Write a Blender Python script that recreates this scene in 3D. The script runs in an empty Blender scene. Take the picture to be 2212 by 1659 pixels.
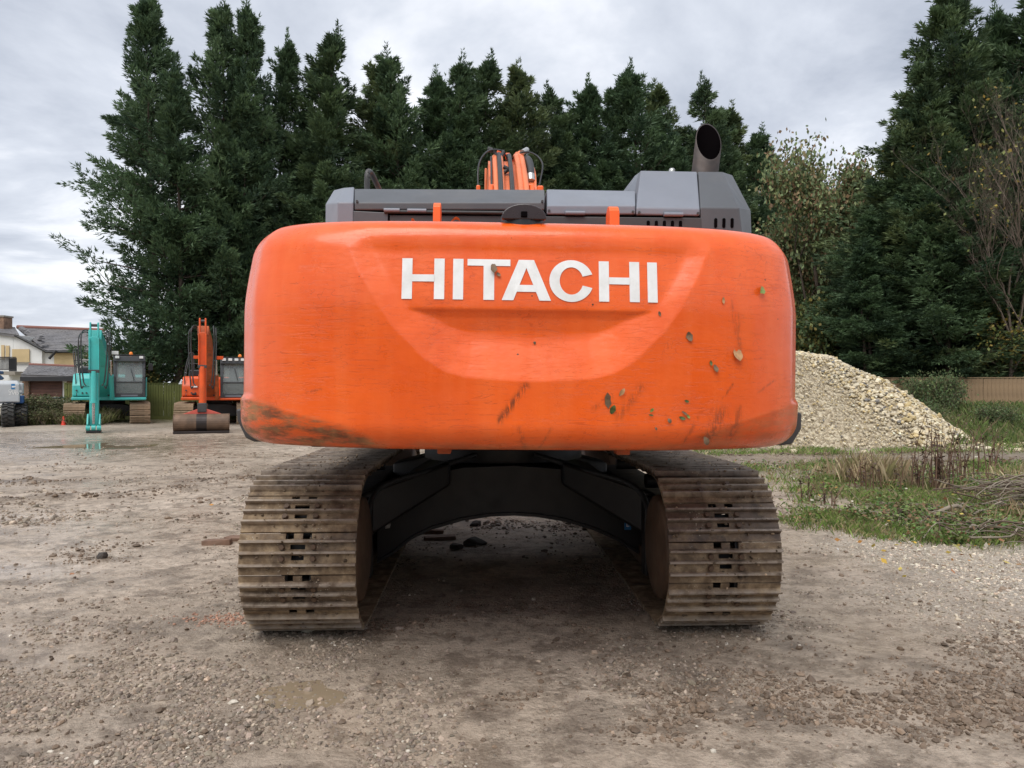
import bpy, bmesh, math, random
import numpy as np
from mathutils import Vector, Matrix

# ------------------------------------------------------------------ camera, sky, sun, exposure
sc = bpy.context.scene
COL = sc.collection
R = math.radians
CAMH, FPX = 1.61, 1662.0          # eye height; focal length in pixels of a 2212 px wide picture

cam_d = bpy.data.cameras.new('camera')
cam_d.sensor_width = 36.0
cam_d.lens = 36.0 * FPX / 2212.0
cam_d.clip_start, cam_d.clip_end = 0.05, 3000.0
cam = bpy.data.objects.new('camera', cam_d)
cam.location = (0, 0, CAMH)
cam.rotation_euler = (R(90), 0, 0)
COL.objects.link(cam)
sc.camera = cam

SUN_EL, SUN_AZ = 58.0, 205.0       # azimuth clockwise from +Y: behind the camera, a little to its left
world = bpy.data.worlds.new('World')
sc.world = world
world.use_nodes = True
wt = world.node_tree
wt.nodes.clear()
wo = wt.nodes.new('ShaderNodeOutputWorld')
bg = wt.nodes.new('ShaderNodeBackground')
sky = wt.nodes.new('ShaderNodeTexSky')
sky.sky_type = 'NISHITA'
sky.sun_disc = False
sky.sun_elevation = R(SUN_EL)
sky.sun_rotation = R(SUN_AZ)
sky.air_density, sky.dust_density = 1.0, 2.0
# overcast: a cloud layer projected on a plane overhead, over the clear sky
tc = wt.nodes.new('ShaderNodeTexCoord')
sep = wt.nodes.new('ShaderNodeSeparateXYZ')
wt.links.new(tc.outputs['Generated'], sep.inputs[0])
def wmath(op, a, b=None, c=None):
    n = wt.nodes.new('ShaderNodeMath'); n.operation = op
    for i, v in enumerate((a, b, c)):
        if v is None: continue
        if isinstance(v, (int, float)): n.inputs[i].default_value = v
        else: wt.links.new(v, n.inputs[i])
    return n.outputs[0]
zz = wmath('ADD', wmath('MAXIMUM', sep.outputs[2], 0.0), 0.16)
cx = wmath('DIVIDE', sep.outputs[0], zz)
cy = wmath('DIVIDE', sep.outputs[1], zz)
cmb = wt.nodes.new('ShaderNodeCombineXYZ')
wt.links.new(cx, cmb.inputs[0]); wt.links.new(cy, cmb.inputs[1])
n1 = wt.nodes.new('ShaderNodeTexNoise'); n1.inputs['Scale'].default_value = 1.05
n1.inputs['Detail'].default_value = 7.0; n1.inputs['Roughness'].default_value = 0.58
n1.inputs['Distortion'].default_value = 0.35
wt.links.new(cmb.outputs[0], n1.inputs['Vector'])
cr = wt.nodes.new('ShaderNodeValToRGB')
cr.color_ramp.elements[0].position = 0.34; cr.color_ramp.elements[0].color = (3.3, 3.6, 4.25, 1)
cr.color_ramp.elements[1].position = 0.63; cr.color_ramp.elements[1].color = (7.9, 8.0, 8.3, 1)
e = cr.color_ramp.elements.new(0.50); e.color = (5.1, 5.4, 6.0, 1)
wt.links.new(n1.outputs['Fac'], cr.inputs[0])
mx = wt.nodes.new('ShaderNodeMixRGB'); mx.inputs[0].default_value = 0.93
wt.links.new(sky.outputs[0], mx.inputs[1]); wt.links.new(cr.outputs[0], mx.inputs[2])
wt.links.new(mx.outputs[0], bg.inputs[0])
bg.inputs[1].default_value = 0.085
wt.links.new(bg.outputs[0], wo.inputs[0])

sun_d = bpy.data.lights.new('sun', 'SUN')
sun_d.energy = 1.5
sun_d.angle = R(45)
sun_d.color = (1.0, 0.97, 0.92)
sun = bpy.data.objects.new('sun', sun_d)
az = R(SUN_AZ)
sdir = Vector((math.sin(az) * math.cos(R(SUN_EL)), math.cos(az) * math.cos(R(SUN_EL)), math.sin(R(SUN_EL))))
sun.rotation_euler = (-sdir).to_track_quat('-Z', 'Y').to_euler()
COL.objects.link(sun)

vs = sc.view_settings
vs.view_transform = 'Standard'; vs.look = 'None'; vs.exposure = 0.84; vs.gamma = 1.0
vs.use_curve_mapping = False
sc.cycles.use_denoising = True
sc.cycles.max_bounces = 6
sc.cycles.transparent_max_bounces = 8
sc.render.film_transparent = False

rnd = random.Random(7)
rng = np.random.default_rng(11)

# ------------------------------------------------------------------ helpers
def P(x, y, d):
    """point at distance d whose place was measured in the picture (2212 px wide)"""
    return Vector(((x - 1106) / FPX * d, d, CAMH + (829 - y) / FPX * d))

def link(o, parent=None):
    COL.objects.link(o)
    if parent is not None: o.parent = parent
    return o

def tag(o, label=None, cat=None, group=None, kind=None):
    if label: o['label'] = label
    if cat: o['category'] = cat
    if group: o['group'] = group
    if kind: o['kind'] = kind
    return o

def empty(name, loc=(0, 0, 0), rz=0.0, label=None, cat=None, group=None):
    o = bpy.data.objects.new(name, None)
    o.empty_display_size = 0.2
    o.location = loc; o.rotation_euler = (0, 0, rz)
    link(o)
    return tag(o, label, cat, group)

def copy_obj(o, parent=None):
    c = o.copy(); COL.objects.link(c); c.parent = parent
    return c

class MB:
    """collects faces; build() links them as one mesh object"""
    def __init__(s): s.v = []; s.f = []; s.sm = []
    def add(s, vs_, fs, smooth=False):
        o = len(s.v)
        s.v += [tuple(p) for p in vs_]
        s.f += [tuple(i + o for i in f) for f in fs]
        s.sm += [smooth] * len(fs)
        return s
    def box(s, c, size, rot=None):
        hx, hy, hz = size[0] / 2, size[1] / 2, size[2] / 2
        c = Vector(c)
        pts = [Vector((x, y, z)) for x in (-hx, hx) for y in (-hy, hy) for z in (-hz, hz)]
        if rot is not None: pts = [rot @ p for p in pts]
        return s.add([p + c for p in pts], [(0, 1, 3, 2), (4, 6, 7, 5), (0, 4, 5, 1), (2, 3, 7, 6), (0, 2, 6, 4), (1, 5, 7, 3)])
    def bb(s, x0, x1, y0, y1, z0, z1):
        return s.box(((x0 + x1) / 2, (y0 + y1) / 2, (z0 + z1) / 2), (abs(x1 - x0), abs(y1 - y0), abs(z1 - z0)))
    def hull(s, pts):
        bm = bmesh.new()
        for p in pts: bm.verts.new(p)
        r = bmesh.ops.convex_hull(bm, input=bm.verts)
        bad = [g for g in r['geom_interior'] + r['geom_unused'] if isinstance(g, bmesh.types.BMVert)]
        bmesh.ops.delete(bm, geom=list(set(bad)), context='VERTS')
        bmesh.ops.dissolve_limit(bm, angle_limit=0.01, verts=bm.verts, edges=bm.edges)
        bmesh.ops.recalc_face_normals(bm, faces=bm.faces)
        bm.verts.index_update()
        s.add([v.co.copy() for v in bm.verts], [[v.index for v in f.verts] for f in bm.faces])
        bm.free()
        return s
    def prism(s, poly, a, b, fn):
        """poly of (u, v); fn(u, v, w) -> point; swept from w = a to w = b"""
        n = len(poly)
        vs_ = [fn(u, v, a) for u, v in poly] + [fn(u, v, b) for u, v in poly]
        fs = [tuple(range(n))[::-1], tuple(range(n, 2 * n))]
        fs += [(i, (i + 1) % n, n + (i + 1) % n, n + i) for i in range(n)]
        return s.add(vs_, fs)
    def cyl(s, p0, p1, r0, r1=None, n=16, cap=True, smooth=True):
        r1 = r0 if r1 is None else r1
        p0, p1 = Vector(p0), Vector(p1)
        q = (p1 - p0).to_track_quat('Z', 'Y')
        ring = [Vector((math.cos(2 * math.pi * i / n), math.sin(2 * math.pi * i / n), 0)) for i in range(n)]
        vs_ = [p0 + q @ (a * r0) for a in ring] + [p1 + q @ (a * r1) for a in ring]
        s.add(vs_, [(i, (i + 1) % n, n + (i + 1) % n, n + i) for i in range(n)], smooth)
        if cap:
            s.add(vs_[:n], [tuple(range(n))[::-1]]); s.add(vs_[n:], [tuple(range(n))])
        return s
    def tube(s, pts, r, n=8, cap=True):
        pts = [Vector(p) for p in pts]
        rs = r if isinstance(r, (list, tuple)) else [r] * len(pts)
        m = len(pts); vs_ = []
        up = Vector((0.13, 0.21, 1)).normalized()
        for i, p in enumerate(pts):
            t = (pts[min(i + 1, m - 1)] - pts[max(i - 1, 0)]).normalized()
            a = t.cross(up)
            if a.length < 0.15: a = t.cross(Vector((1, 0.1, 0)))
            a.normalize(); b = a.cross(t)
            for k in range(n):
                w = 2 * math.pi * k / n
                vs_.append(p + (a * math.cos(w) + b * math.sin(w)) * rs[i])
        fs = [(i * n + k, i * n + (k + 1) % n, (i + 1) * n + (k + 1) % n, (i + 1) * n + k) for i in range(m - 1) for k in range(n)]
        s.add(vs_, fs, True)
        if cap: s.add(vs_[:n], [tuple(range(n))[::-1]]); s.add(vs_[-n:], [tuple(range(n))])
        return s
    def lathe(s, prof, n=24, fn=None):
        """prof of (r, z) about local Z; fn maps a point"""
        fn = fn or (lambda p: p)
        m = len(prof)
        vs_ = [fn(Vector((r * math.cos(2 * math.pi * k / n), r * math.sin(2 * math.pi * k / n), z))) for r, z in prof for k in range(n)]
        fs = [(i * n + k, i * n + (k + 1) % n, (i + 1) * n + (k + 1) % n, (i + 1) * n + k) for i in range(m - 1) for k in range(n)]
        return s.add(vs_, fs, True)
    def mesh(s, name, mat):
        me = bpy.data.meshes.new(name)
        me.from_pydata(s.v, [], s.f)
        me.polygons.foreach_set('use_smooth', s.sm)
        bm = bmesh.new(); bm.from_mesh(me)
        bmesh.ops.recalc_face_normals(bm, faces=bm.faces)
        bm.to_mesh(me); bm.free()
        if mat: me.materials.append(mat)
        me.update()
        return me
    def build(s, name, mat, parent=None, bevel=0.0, seg=2, matrix=None):
        o = bpy.data.objects.new(name, s.mesh(name, mat))
        if bevel:
            b = o.modifiers.new('bevel', 'BEVEL'); b.width = bevel; b.segments = seg
            b.limit_method = 'ANGLE'; b.angle_limit = R(35); b.harden_normals = False
        link(o, parent)
        if matrix is not None: o.matrix_local = matrix
        return o

def curve_pts(pts, n=12):
    """Catmull-Rom through the points"""
    pts = [Vector(p) for p in pts]; out = []
    q = [2 * pts[0] - pts[1]] + pts + [2 * pts[-1] - pts[-2]]
    for i in range(1, len(q) - 2):
        for k in range(n):
            t = k / n
            a, b, c, d = q[i - 1], q[i], q[i + 1], q[i + 2]
            out.append(0.5 * ((2 * b) + (c - a) * t + (2 * a - 5 * b + 4 * c - d) * t * t + (3 * b - a - 3 * c + d) * t ** 3))
    out.append(pts[-1])
    return out

def np_mesh(name, V, F, mat, smooth=False, attrs=None):
    """V (n,3), F (m,k) with one k; attrs: name -> (n,) float or (n,3) colour per vertex"""
    V = np.ascontiguousarray(V, dtype=np.float32); F = np.ascontiguousarray(F, dtype=np.int32)
    me = bpy.data.meshes.new(name)
    k = F.shape[1]
    me.vertices.add(len(V)); me.vertices.foreach_set('co', V.ravel())
    me.loops.add(F.size); me.loops.foreach_set('vertex_index', F.ravel())
    me.polygons.add(len(F))
    me.polygons.foreach_set('loop_start', np.arange(0, F.size, k, dtype=np.int32))
    me.polygons.foreach_set('use_smooth', np.full(len(F), smooth))
    me.update(calc_edges=True)
    for nm, a in (attrs or {}).items():
        a = np.asarray(a, dtype=np.float32)
        if a.ndim == 1:
            at = me.attributes.new(nm, 'FLOAT', 'POINT'); at.data.foreach_set('value', a)
        else:
            at = me.attributes.new(nm, 'FLOAT_COLOR', 'POINT')
            at.data.foreach_set('color', np.c_[a, np.ones(len(a), np.float32)].astype(np.float32).ravel())
    if mat: me.materials.append(mat)
    return me

def vnoise(x, y, seed=0):
    xi = np.floor(x).astype(np.int64); yi = np.floor(y).astype(np.int64)
    fx, fy = x - xi, y - yi
    fx = fx * fx * (3 - 2 * fx); fy = fy * fy * (3 - 2 * fy)
    def h(a, b):
        n = (a * 374761393 + b * 668265263 + seed * 144269) & 0x7fffffff
        n = ((n ^ (n >> 13)) * 1274126177) & 0x7fffffff
        return ((n ^ (n >> 16)) & 0xffff) / 65535.0
    return (h(xi, yi) * (1 - fx) + h(xi + 1, yi) * fx) * (1 - fy) + (h(xi, yi + 1) * (1 - fx) + h(xi + 1, yi + 1) * fx) * fy

def fbm(x, y, oct=4, seed=0, gain=0.5):
    s, a, t = 0.0, 1.0, 0.0
    for i in range(oct):
        s = s + a * vnoise(x * 2 ** i + 17.3 * i, y * 2 ** i - 9.1 * i, seed + i); t += a; a *= gain
    return s / t

def sstep(a, b, x):
    t = np.clip((x - a) / (b - a), 0, 1)
    return t * t * (3 - 2 * t)

# ------------------------------------------------------------------ materials
class NT:
    def __init__(s, name):
        s.m = bpy.data.materials.new(name); s.m.use_nodes = True
        s.t = s.m.node_tree
        s.b = s.t.nodes['Principled BSDF']
    def n(s, typ, **kw):
        nd = s.t.nodes.new('ShaderNode' + typ)
        for k, v in kw.items():
            if k.startswith('_'): setattr(nd, k[1:], v)
            else: s.set(nd.inputs[k.replace('__', ' ')], v)
        return nd
    def set(s, inp, v):
        if hasattr(v, 'is_output'): s.t.links.new(v, inp)
        elif isinstance(v, tuple) and len(v) == 3 and inp.type == 'RGBA': inp.default_value = (*v, 1)
        elif inp.type == 'RGBA' and isinstance(v, (int, float)): inp.default_value = (v, v, v, 1)
        else: inp.default_value = v
    def coord(s, kind='Object', scale=(1, 1, 1)):
        c = s.n('TexCoord'); mp = s.n('Mapping')
        s.t.links.new(c.outputs[kind], mp.inputs[0]); mp.inputs['Scale'].default_value = scale
        return mp.outputs[0]
    def noise(s, scale, detail=4.0, rough=0.55, vec=None, dist=0.0):
        nd = s.n('TexNoise', Scale=float(scale), Detail=float(detail), Roughness=float(rough), Distortion=float(dist))
        if vec is not None: s.t.links.new(vec, nd.inputs['Vector'])
        return nd.outputs['Fac']
    def ramp(s, fac, *stops):
        nd = s.n('ValToRGB'); s.t.links.new(fac, nd.inputs[0])
        el = nd.color_ramp.elements
        while len(el) < len(stops): el.new(0.5)
        for e_, (p, c) in zip(el, stops):
            e_.position = p
            e_.color = (*c, 1) if isinstance(c, tuple) else (c, c, c, 1)
        return nd.outputs[0]
    def mix(s, fac, a, b, mode='MIX'):
        nd = s.n('MixRGB', _blend_type=mode)
        for i, v in enumerate((fac, a, b)): s.set(nd.inputs[i], v)
        return nd.outputs[0]
    def math(s, op, a, b=0.0, clamp=False):
        nd = s.n('Math', _operation=op, _use_clamp=clamp)
        s.set(nd.inputs[0], a); s.set(nd.inputs[1], b)
        return nd.outputs[0]
    def attr(s, name, out='Fac'):
        return s.n('Attribute', _attribute_name=name).outputs[out]
    def rand(s): return s.n('ObjectInfo').outputs['Random']
    def bump(s, h, strength=0.3, dist=0.02):
        nd = s.n('Bump', Strength=strength, Distance=dist); s.t.links.new(h, nd.inputs['Height'])
        s.t.links.new(nd.outputs[0], s.b.inputs['Normal'])
        return nd
    def out(s, color=None, rough=None, metal=None, spec=None, coat=None, **kw):
        if color is not None: s.set(s.b.inputs['Base Color'], color)
        if rough is not None: s.set(s.b.inputs['Roughness'], rough)
        if metal is not None: s.set(s.b.inputs['Metallic'], metal)
        if spec is not None: s.set(s.b.inputs['Specular IOR Level'], spec)
        if coat is not None: s.set(s.b.inputs['Coat Weight'], coat)
        for k, v in kw.items(): s.set(s.b.inputs[k.replace('__', ' ')], v)
        return s.m

def simple(name, col, rough=0.6, metal=0.0, var=0.12, scale=6.0, dirt=None, dirt_amt=0.5, coat=0.0, bumps=0.0, spec=0.5):
    t = NT(name)
    v = t.coord()
    f = t.noise(scale, 5, 0.6, v)
    d = tuple(c * (1 - var) for c in col); l = tuple(min(1, c * (1 + var)) for c in col)
    c = t.ramp(f, (0.3, d), (0.7, l))
    rr = t.math('ADD', t.math('MULTIPLY', t.noise(scale * 2.3, 4, 0.6, v), 0.3), rough - 0.15)
    if dirt:
        m = t.ramp(t.noise(scale * 0.7, 6, 0.65, v), (0.55 - 0.25 * dirt_amt, 0.0), (0.75, dirt_amt))
        c = t.mix(m, c, dirt)
        rr = t.math('MAXIMUM', rr, t.math('MULTIPLY', m, 0.9))
    if bumps: t.bump(t.noise(scale * 4, 5, 0.6, v), bumps, 0.01)
    return t.out(c, rr, metal, spec, coat)

# -- the big machine's orange paint: faded, scratched, smeared with mud
def orange_paint():
    t = NT('orange_paint_scratched')
    v = t.coord()
    base = t.ramp(t.noise(2.2, 5, 0.6, v), (0.3, (0.76, 0.096, 0.007)), (0.7, (0.88, 0.126, 0.011)))
    # rain streaks and fading, stretched downward
    st = t.ramp(t.noise(1.0, 5, 0.65, t.coord('Object', (9, 9, 0.9))), (0.42, 0.0), (0.72, 1.0))
    base = t.mix(t.math('MULTIPLY', st, 0.22), base, (0.95, 0.24, 0.075))
    # fine scratches: thin contour lines of a stretched noise, in patches
    def lines(sc_, w, det):
        f = t.noise(1.0, det, 0.55, t.coord('Object', sc_), 0.6)
        return t.math('LESS_THAN', t.math('ABSOLUTE', t.math('SUBTRACT', f, 0.5)), w)
    patch = t.ramp(t.noise(2.6, 3, 0.5, v), (0.46, 0.0), (0.62, 1.0))
    patch2 = t.ramp(t.noise(3.1, 3, 0.5, t.coord('Object', (1.0, 1, 1.3))), (0.47, 0.0), (0.62, 1.0))
    s1 = t.math('MULTIPLY', lines((2.5, 2.5, 34), 0.008, 2), patch)
    s2 = t.math('MULTIPLY', lines((4, 4, 60), 0.007, 2), patch2)
    s3 = t.math('MULTIPLY', lines((6, 6, 9), 0.004, 3), patch2)
    scr = t.math('MAXIMUM', t.math('MAXIMUM', s1, s2), s3)
    base = t.mix(t.math('MULTIPLY', scr, 0.36), base, (0.38, 0.046, 0.008))
    # small dark specks and chips
    vo = t.n('TexVoronoi', Scale=9.0); t.t.links.new(v, vo.inputs['Vector'])
    sp = t.math('MULTIPLY', t.math('LESS_THAN', vo.outputs['Distance'], 0.045), t.ramp(t.noise(1.6, 2, 0.5, v), (0.45, 0.0), (0.55, 1.0)))
    base = t.mix(sp, base, (0.10, 0.035, 0.015))
    # mud smears, shape stored on the mesh
    g = t.attr('grime')
    gm = t.math('MULTIPLY', g, t.ramp(t.noise(1.0, 6, 0.7, t.coord('Object', (5, 5, 22))), (0.40, 0.0), (0.58, 1.0)), True)
    base = t.mix(t.math('MULTIPLY', gm, 0.85), base, t.ramp(t.noise(7, 4, 0.6, v), (0.4, (0.10, 0.062, 0.03)), (0.6, (0.30, 0.20, 0.09))))
    gs = t.attr('scuff')
    sm = t.math('MULTIPLY', gs, t.ramp(t.noise(1.0, 4, 0.7, t.coord('Object', (70, 70, 18))), (0.40, 0.0), (0.55, 1.0)), True)
    base = t.mix(t.math('MULTIPLY', sm, 0.8), base, (0.055, 0.028, 0.014))
    rough = t.ramp(t.noise(4.0, 5, 0.65, v), (0.3, 0.22), (0.75, 0.42))
    rough = t.math('MAXIMUM', rough, t.math('MULTIPLY', gm, 0.8))
    dents = t.noise(1.0, 3, 0.55, t.coord('Object', (6, 6, 11)))
    hb = t.math('SUBTRACT', t.math('MULTIPLY', dents, 0.55), t.math('MULTIPLY', scr, 0.40))
    hb = t.math('ADD', hb, t.math('MULTIPLY', t.noise(150, 2, 0.5, v), 0.02))
    t.bump(hb, 0.42, 0.014)
    return t.out(base, rough, 0.0, 0.42, 0.22, Coat__Roughness=0.12)
M = {}
M['orange'] = orange_paint()
M['orange_plain'] = simple('orange_paint', (0.82, 0.13, 0.015), 0.38, var=0.10, scale=4, dirt=(0.20, 0.11, 0.05), dirt_amt=0.25)
M['orange_faded'] = simple('orange_paint_faded', (0.78, 0.20, 0.075), 0.45, var=0.10, scale=5, dirt=(0.25, 0.12, 0.06), dirt_amt=0.3)
M['orange_far'] = simple('orange_paint_dirty', (0.74, 0.095, 0.012), 0.42, var=0.14, scale=3, dirt=(0.15, 0.06, 0.025), dirt_amt=0.45)
M['orange_rusty'] = simple('orange_paint_rusty', (0.50, 0.10, 0.02), 0.5, var=0.25, scale=5, dirt=(0.06, 0.025, 0.012), dirt_amt=0.8)
M['teal'] = simple('teal_paint', (0.06, 0.46, 0.43), 0.36, var=0.08, scale=3, dirt=(0.16, 0.20, 0.15), dirt_amt=0.2)
M['grey_a'] = simple('grey_hood_paint', (0.085, 0.09, 0.098), 0.42, var=0.10, scale=3, dirt=(0.16, 0.14, 0.12), dirt_amt=0.35)
M['grey_b'] = simple('grey_hood_paint_chalky', (0.20, 0.215, 0.25), 0.40, var=0.07, scale=2.5, dirt=(0.20, 0.18, 0.16), dirt_amt=0.25)  # lighter and bluer than the other hood grey: sky reflection put into the paint
M['grey_dark'] = simple('dark_grey_paint', (0.05, 0.05, 0.052), 0.45, var=0.2, scale=4, dirt=(0.10, 0.08, 0.06), dirt_amt=0.4)
M['cab_grey'] = simple('cab_grey_paint', (0.055, 0.058, 0.062), 0.4, var=0.15, scale=5)
M['black'] = simple('black_plastic', (0.018, 0.018, 0.02), 0.35, var=0.2, scale=8)
M['rubber'] = simple('black_rubber', (0.022, 0.022, 0.022), 0.7, var=0.3, scale=9, dirt=(0.16, 0.13, 0.10), dirt_amt=0.4)
M['hose'] = simple('hose_rubber', (0.035, 0.036, 0.037), 0.55, var=0.2, scale=20)
M['galv'] = simple('bare_metal', (0.50, 0.50, 0.48), 0.35, 0.8, var=0.15, scale=20)
M['chrome'] = simple('rod_chrome', (0.55, 0.53, 0.50), 0.25, 0.9, var=0.1, scale=10)
M['exhaust'] = simple('exhaust_metal', (0.055, 0.045, 0.042), 0.55, 0.5, var=0.3, scale=9, dirt=(0.11, 0.07, 0.055), dirt_amt=0.4)
M['soot'] = simple('soot', (0.005, 0.004, 0.0045), 0.95, spec=0.0)  # exhaust soot, also the painted shade of the vent slots
M['decal'] = simple('white_vinyl', (0.80, 0.80, 0.79), 0.42, var=0.05, scale=12, dirt=(0.42, 0.40, 0.34), dirt_amt=0.35)
M['blue_decal'] = simple('blue_sticker', (0.03, 0.20, 0.45), 0.5)
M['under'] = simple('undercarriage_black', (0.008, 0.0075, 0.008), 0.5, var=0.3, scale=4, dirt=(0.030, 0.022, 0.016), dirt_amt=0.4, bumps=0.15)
M['rust'] = simple('rusty_steel', (0.10, 0.058, 0.034), 0.6, 0.15, var=0.35, scale=6, dirt=(0.15, 0.10, 0.06), dirt_amt=0.5, bumps=0.2)
M['lamp_white'] = simple('work_lamp_lens', (0.75, 0.76, 0.74), 0.2)
M['amber'] = simple('amber_beacon', (0.85, 0.22, 0.02), 0.25)
M['green_lens'] = simple('green_lens', (0.10, 0.50, 0.28), 0.3)
M['red'] = simple('red_plastic', (0.75, 0.06, 0.03), 0.5)
def glass(name, col=(0.34, 0.38, 0.37)):  # pale base colour stands in for sky reflected in the panes
    t = NT(name)
    return t.out(col, 0.05, 0.0, 0.9, 0.0, Alpha=0.5)
M['glass'] = glass('cab_glass')
M['seat'] = simple('seat_fabric', (0.05, 0.05, 0.055), 0.8)

def track_mat():
    t = NT('track_shoe_steel')
    v = t.coord('Object')
    geo = t.n('NewGeometry')
    wv = t.n('Mapping'); t.t.links.new(geo.outputs['Position'], wv.inputs[0])
    rd = t.rand()
    steel = t.ramp(t.noise(9, 5, 0.6, wv.outputs[0]), (0.35, (0.058, 0.038, 0.026)), (0.65, (0.15, 0.105, 0.075)))
    rustc = t.ramp(t.noise(14, 4, 0.6, wv.outputs[0]), (0.4, (0.17, 0.115, 0.068)), (0.65, (0.36, 0.265, 0.165)))
    z = t.n('SeparateXYZ'); t.t.links.new(geo.outputs['Position'], z.inputs[0])
    low = t.ramp(z.outputs[2], (0.05, 1.0), (0.95, 0.0))
    n = t.noise(5.5, 7, 0.74, wv.outputs[0])
    f = t.math('ADD', t.math('ADD', n, t.math('MULTIPLY', low, 0.24)), t.math('MULTIPLY', t.math('SUBTRACT', rd, 0.5), 0.22))
    m = t.ramp(f, (0.46, 0.0), (0.66, 1.0))
    c = t.mix(m, steel, rustc)
    # pale grit stuck in the mud
    vo = t.n('TexVoronoi', Scale=55.0); t.t.links.new(wv.outputs[0], vo.inputs['Vector'])
    gr = t.math('MULTIPLY', t.math('LESS_THAN', vo.outputs['Distance'], 0.20), t.ramp(t.noise(7, 3, 0.6, wv.outputs[0]), (0.55, 0.0), (0.62, 1.0)))
    c = t.mix(gr, c, (0.42, 0.36, 0.28))
    rough = t.mix(m, 0.36, 0.8)
    h = t.math('ADD', t.math('MULTIPLY', m, 0.5), t.math('ADD', t.math('MULTIPLY', t.noise(60, 4, 0.7, wv.outputs[0]), 0.35), t.math('MULTIPLY', gr, 0.5)))
    t.bump(h, 0.45, 0.008)
    ed = t.math('MULTIPLY', t.attr('edge'), t.ramp(t.noise(11, 4, 0.7, wv.outputs[0]), (0.35, 0.1), (0.6, 0.9)))
    c = t.mix(ed, c, (0.34, 0.29, 0.245))
    return t.out(c, rough, t.mix(m, 0.2, 0.0), 0.4)
M['track'] = track_mat()
M['track_far'] = simple('track_shoe_far', (0.40, 0.295, 0.195), 0.75, var=0.35, scale=5, dirt=(0.16, 0.105, 0.07), dirt_amt=0.5)

def ground_mat():
    t = NT('muddy_yard')
    v = t.coord('Object')
    big = t.noise(0.35, 5, 0.6, v)
    mud = t.ramp(big, (0.34, (0.35, 0.275, 0.205)), (0.52, (0.56, 0.455, 0.355)), (0.68, (0.70, 0.58, 0.465)))
    fine = t.noise(9.0, 7, 0.7, v)
    mud = t.mix(t.ramp(fine, (0.32, 0.75), (0.56, 0.0)), mud, (0.15, 0.108, 0.072))
    mud = t.mix(t.ramp(t.noise(2.6, 8, 0.72, v), (0.41, 0.80), (0.50, 0.0)), mud, (0.18, 0.134, 0.096))
    mud = t.mix(t.ramp(t.noise(20, 6, 0.75, v), (0.54, 0.0), (0.70, 0.5)), mud, (0.60, 0.495, 0.39))
    # small grit: voronoi cells of mixed colour
    vo = t.n('TexVoronoi', Scale=62.0); t.t.links.new(v, vo.inputs['Vector'])
    hs = t.n('SeparateColor'); t.t.links.new(vo.outputs['Color'], hs.inputs[0])
    grit = t.ramp(hs.outputs[0], (0.0, (0.16, 0.120, 0.085)), (0.5, (0.36, 0.285, 0.212)), (0.9, (0.52, 0.42, 0.315)), (1.0, (0.62, 0.55, 0.45)))
    gm = t.math('MULTIPLY', t.ramp(t.noise(2.2, 5, 0.65, v), (0.46, 0.05), (0.66, 0.7)), t.ramp(vo.outputs['Distance'], (0.35, 1.0), (0.55, 0.3)))
    col = t.mix(gm, mud, grit)
    pale = t.attr('pale'); col = t.mix(t.math('MULTIPLY', pale, 0.75), col, t.ramp(hs.outputs[1], (0.0, (0.26, 0.22, 0.18)), (0.6, (0.50, 0.44, 0.36)), (1.0, (0.68, 0.62, 0.52))))
    dk = t.attr('dark'); col = t.mix(t.math('MULTIPLY', dk, 0.72), col, t.ramp(fine, (0.3, (0.075, 0.055, 0.042)), (0.7, (0.19, 0.145, 0.11))))
    gs = t.attr('soil'); col = t.mix(gs, col, t.ramp(t.noise(6, 5, 0.7, v), (0.35, (0.09, 0.095, 0.04)), (0.65, (0.28, 0.24, 0.15))))
    wet = t.attr('wet')
    w2 = t.math('MULTIPLY', wet, t.ramp(t.noise(1.4, 5, 0.6, v), (0.32, 0.0), (0.46, 1.0)), True)
    col = t.mix(t.math('MULTIPLY', w2, 0.22), col, (0.20, 0.155, 0.115))
    rough = t.math('SUBTRACT', t.ramp(t.noise(3.0, 5, 0.65, v), (0.3, 0.40), (0.7, 0.78)), t.math('MULTIPLY', w2, 0.50), True)
    h = t.math('ADD', t.math('MULTIPLY', t.noise(26, 6, 0.7, v), 1.0), t.math('MULTIPLY', t.math('MULTIPLY', vo.outputs['Distance'], -0.9), gm))
    h = t.math('MULTIPLY', h, t.math('SUBTRACT', 1.0, t.math('MULTIPLY', w2, 0.88)))
    t.bump(h, 1.0, 0.04)
    return t.out(col, rough, 0.0, 0.5)
M['ground'] = ground_mat()

def attr_mat(name, rough=0.75, trans=0.0, bumps=0.0, spec=0.4, sheen=0.0):
    t = NT(name)
    t.set(t.b.inputs['Base Color'], t.attr('col', 'Color'))
    if bumps: t.bump(t.noise(40, 3, 0.6, t.coord()), bumps, 0.01)
    if trans:
        # thin leaves let some light through
        tr = t.n('BsdfTranslucent'); t.t.links.new(t.attr('col', 'Color'), tr.inputs[0])
        mxs = t.n('MixShader'); mxs.inputs[0].default_value = trans
        t.t.links.new(t.b.outputs[0], mxs.inputs[1]); t.t.links.new(tr.outputs[0], mxs.inputs[2])
        t.t.links.new(mxs.outputs[0], t.t.nodes['Material Output'].inputs[0])
    return t.out(None, rough, 0.0, spec)
M['stone'] = attr_mat('loose_stone', 0.62, bumps=0.2)
M['stone_dry'] = attr_mat('heap_stone', 0.85, bumps=0.2, spec=0.2)
M['leaf'] = attr_mat('foliage', 0.6, 0.18, spec=0.3)
M['grass'] = attr_mat('grass_blades', 0.65, 0.25, spec=0.3)
M['stalk'] = attr_mat('dry_stalks', 0.8)
M['bark'] = simple('bark', (0.075, 0.055, 0.042), 0.9, var=0.35, scale=5, bumps=0.6)
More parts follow.
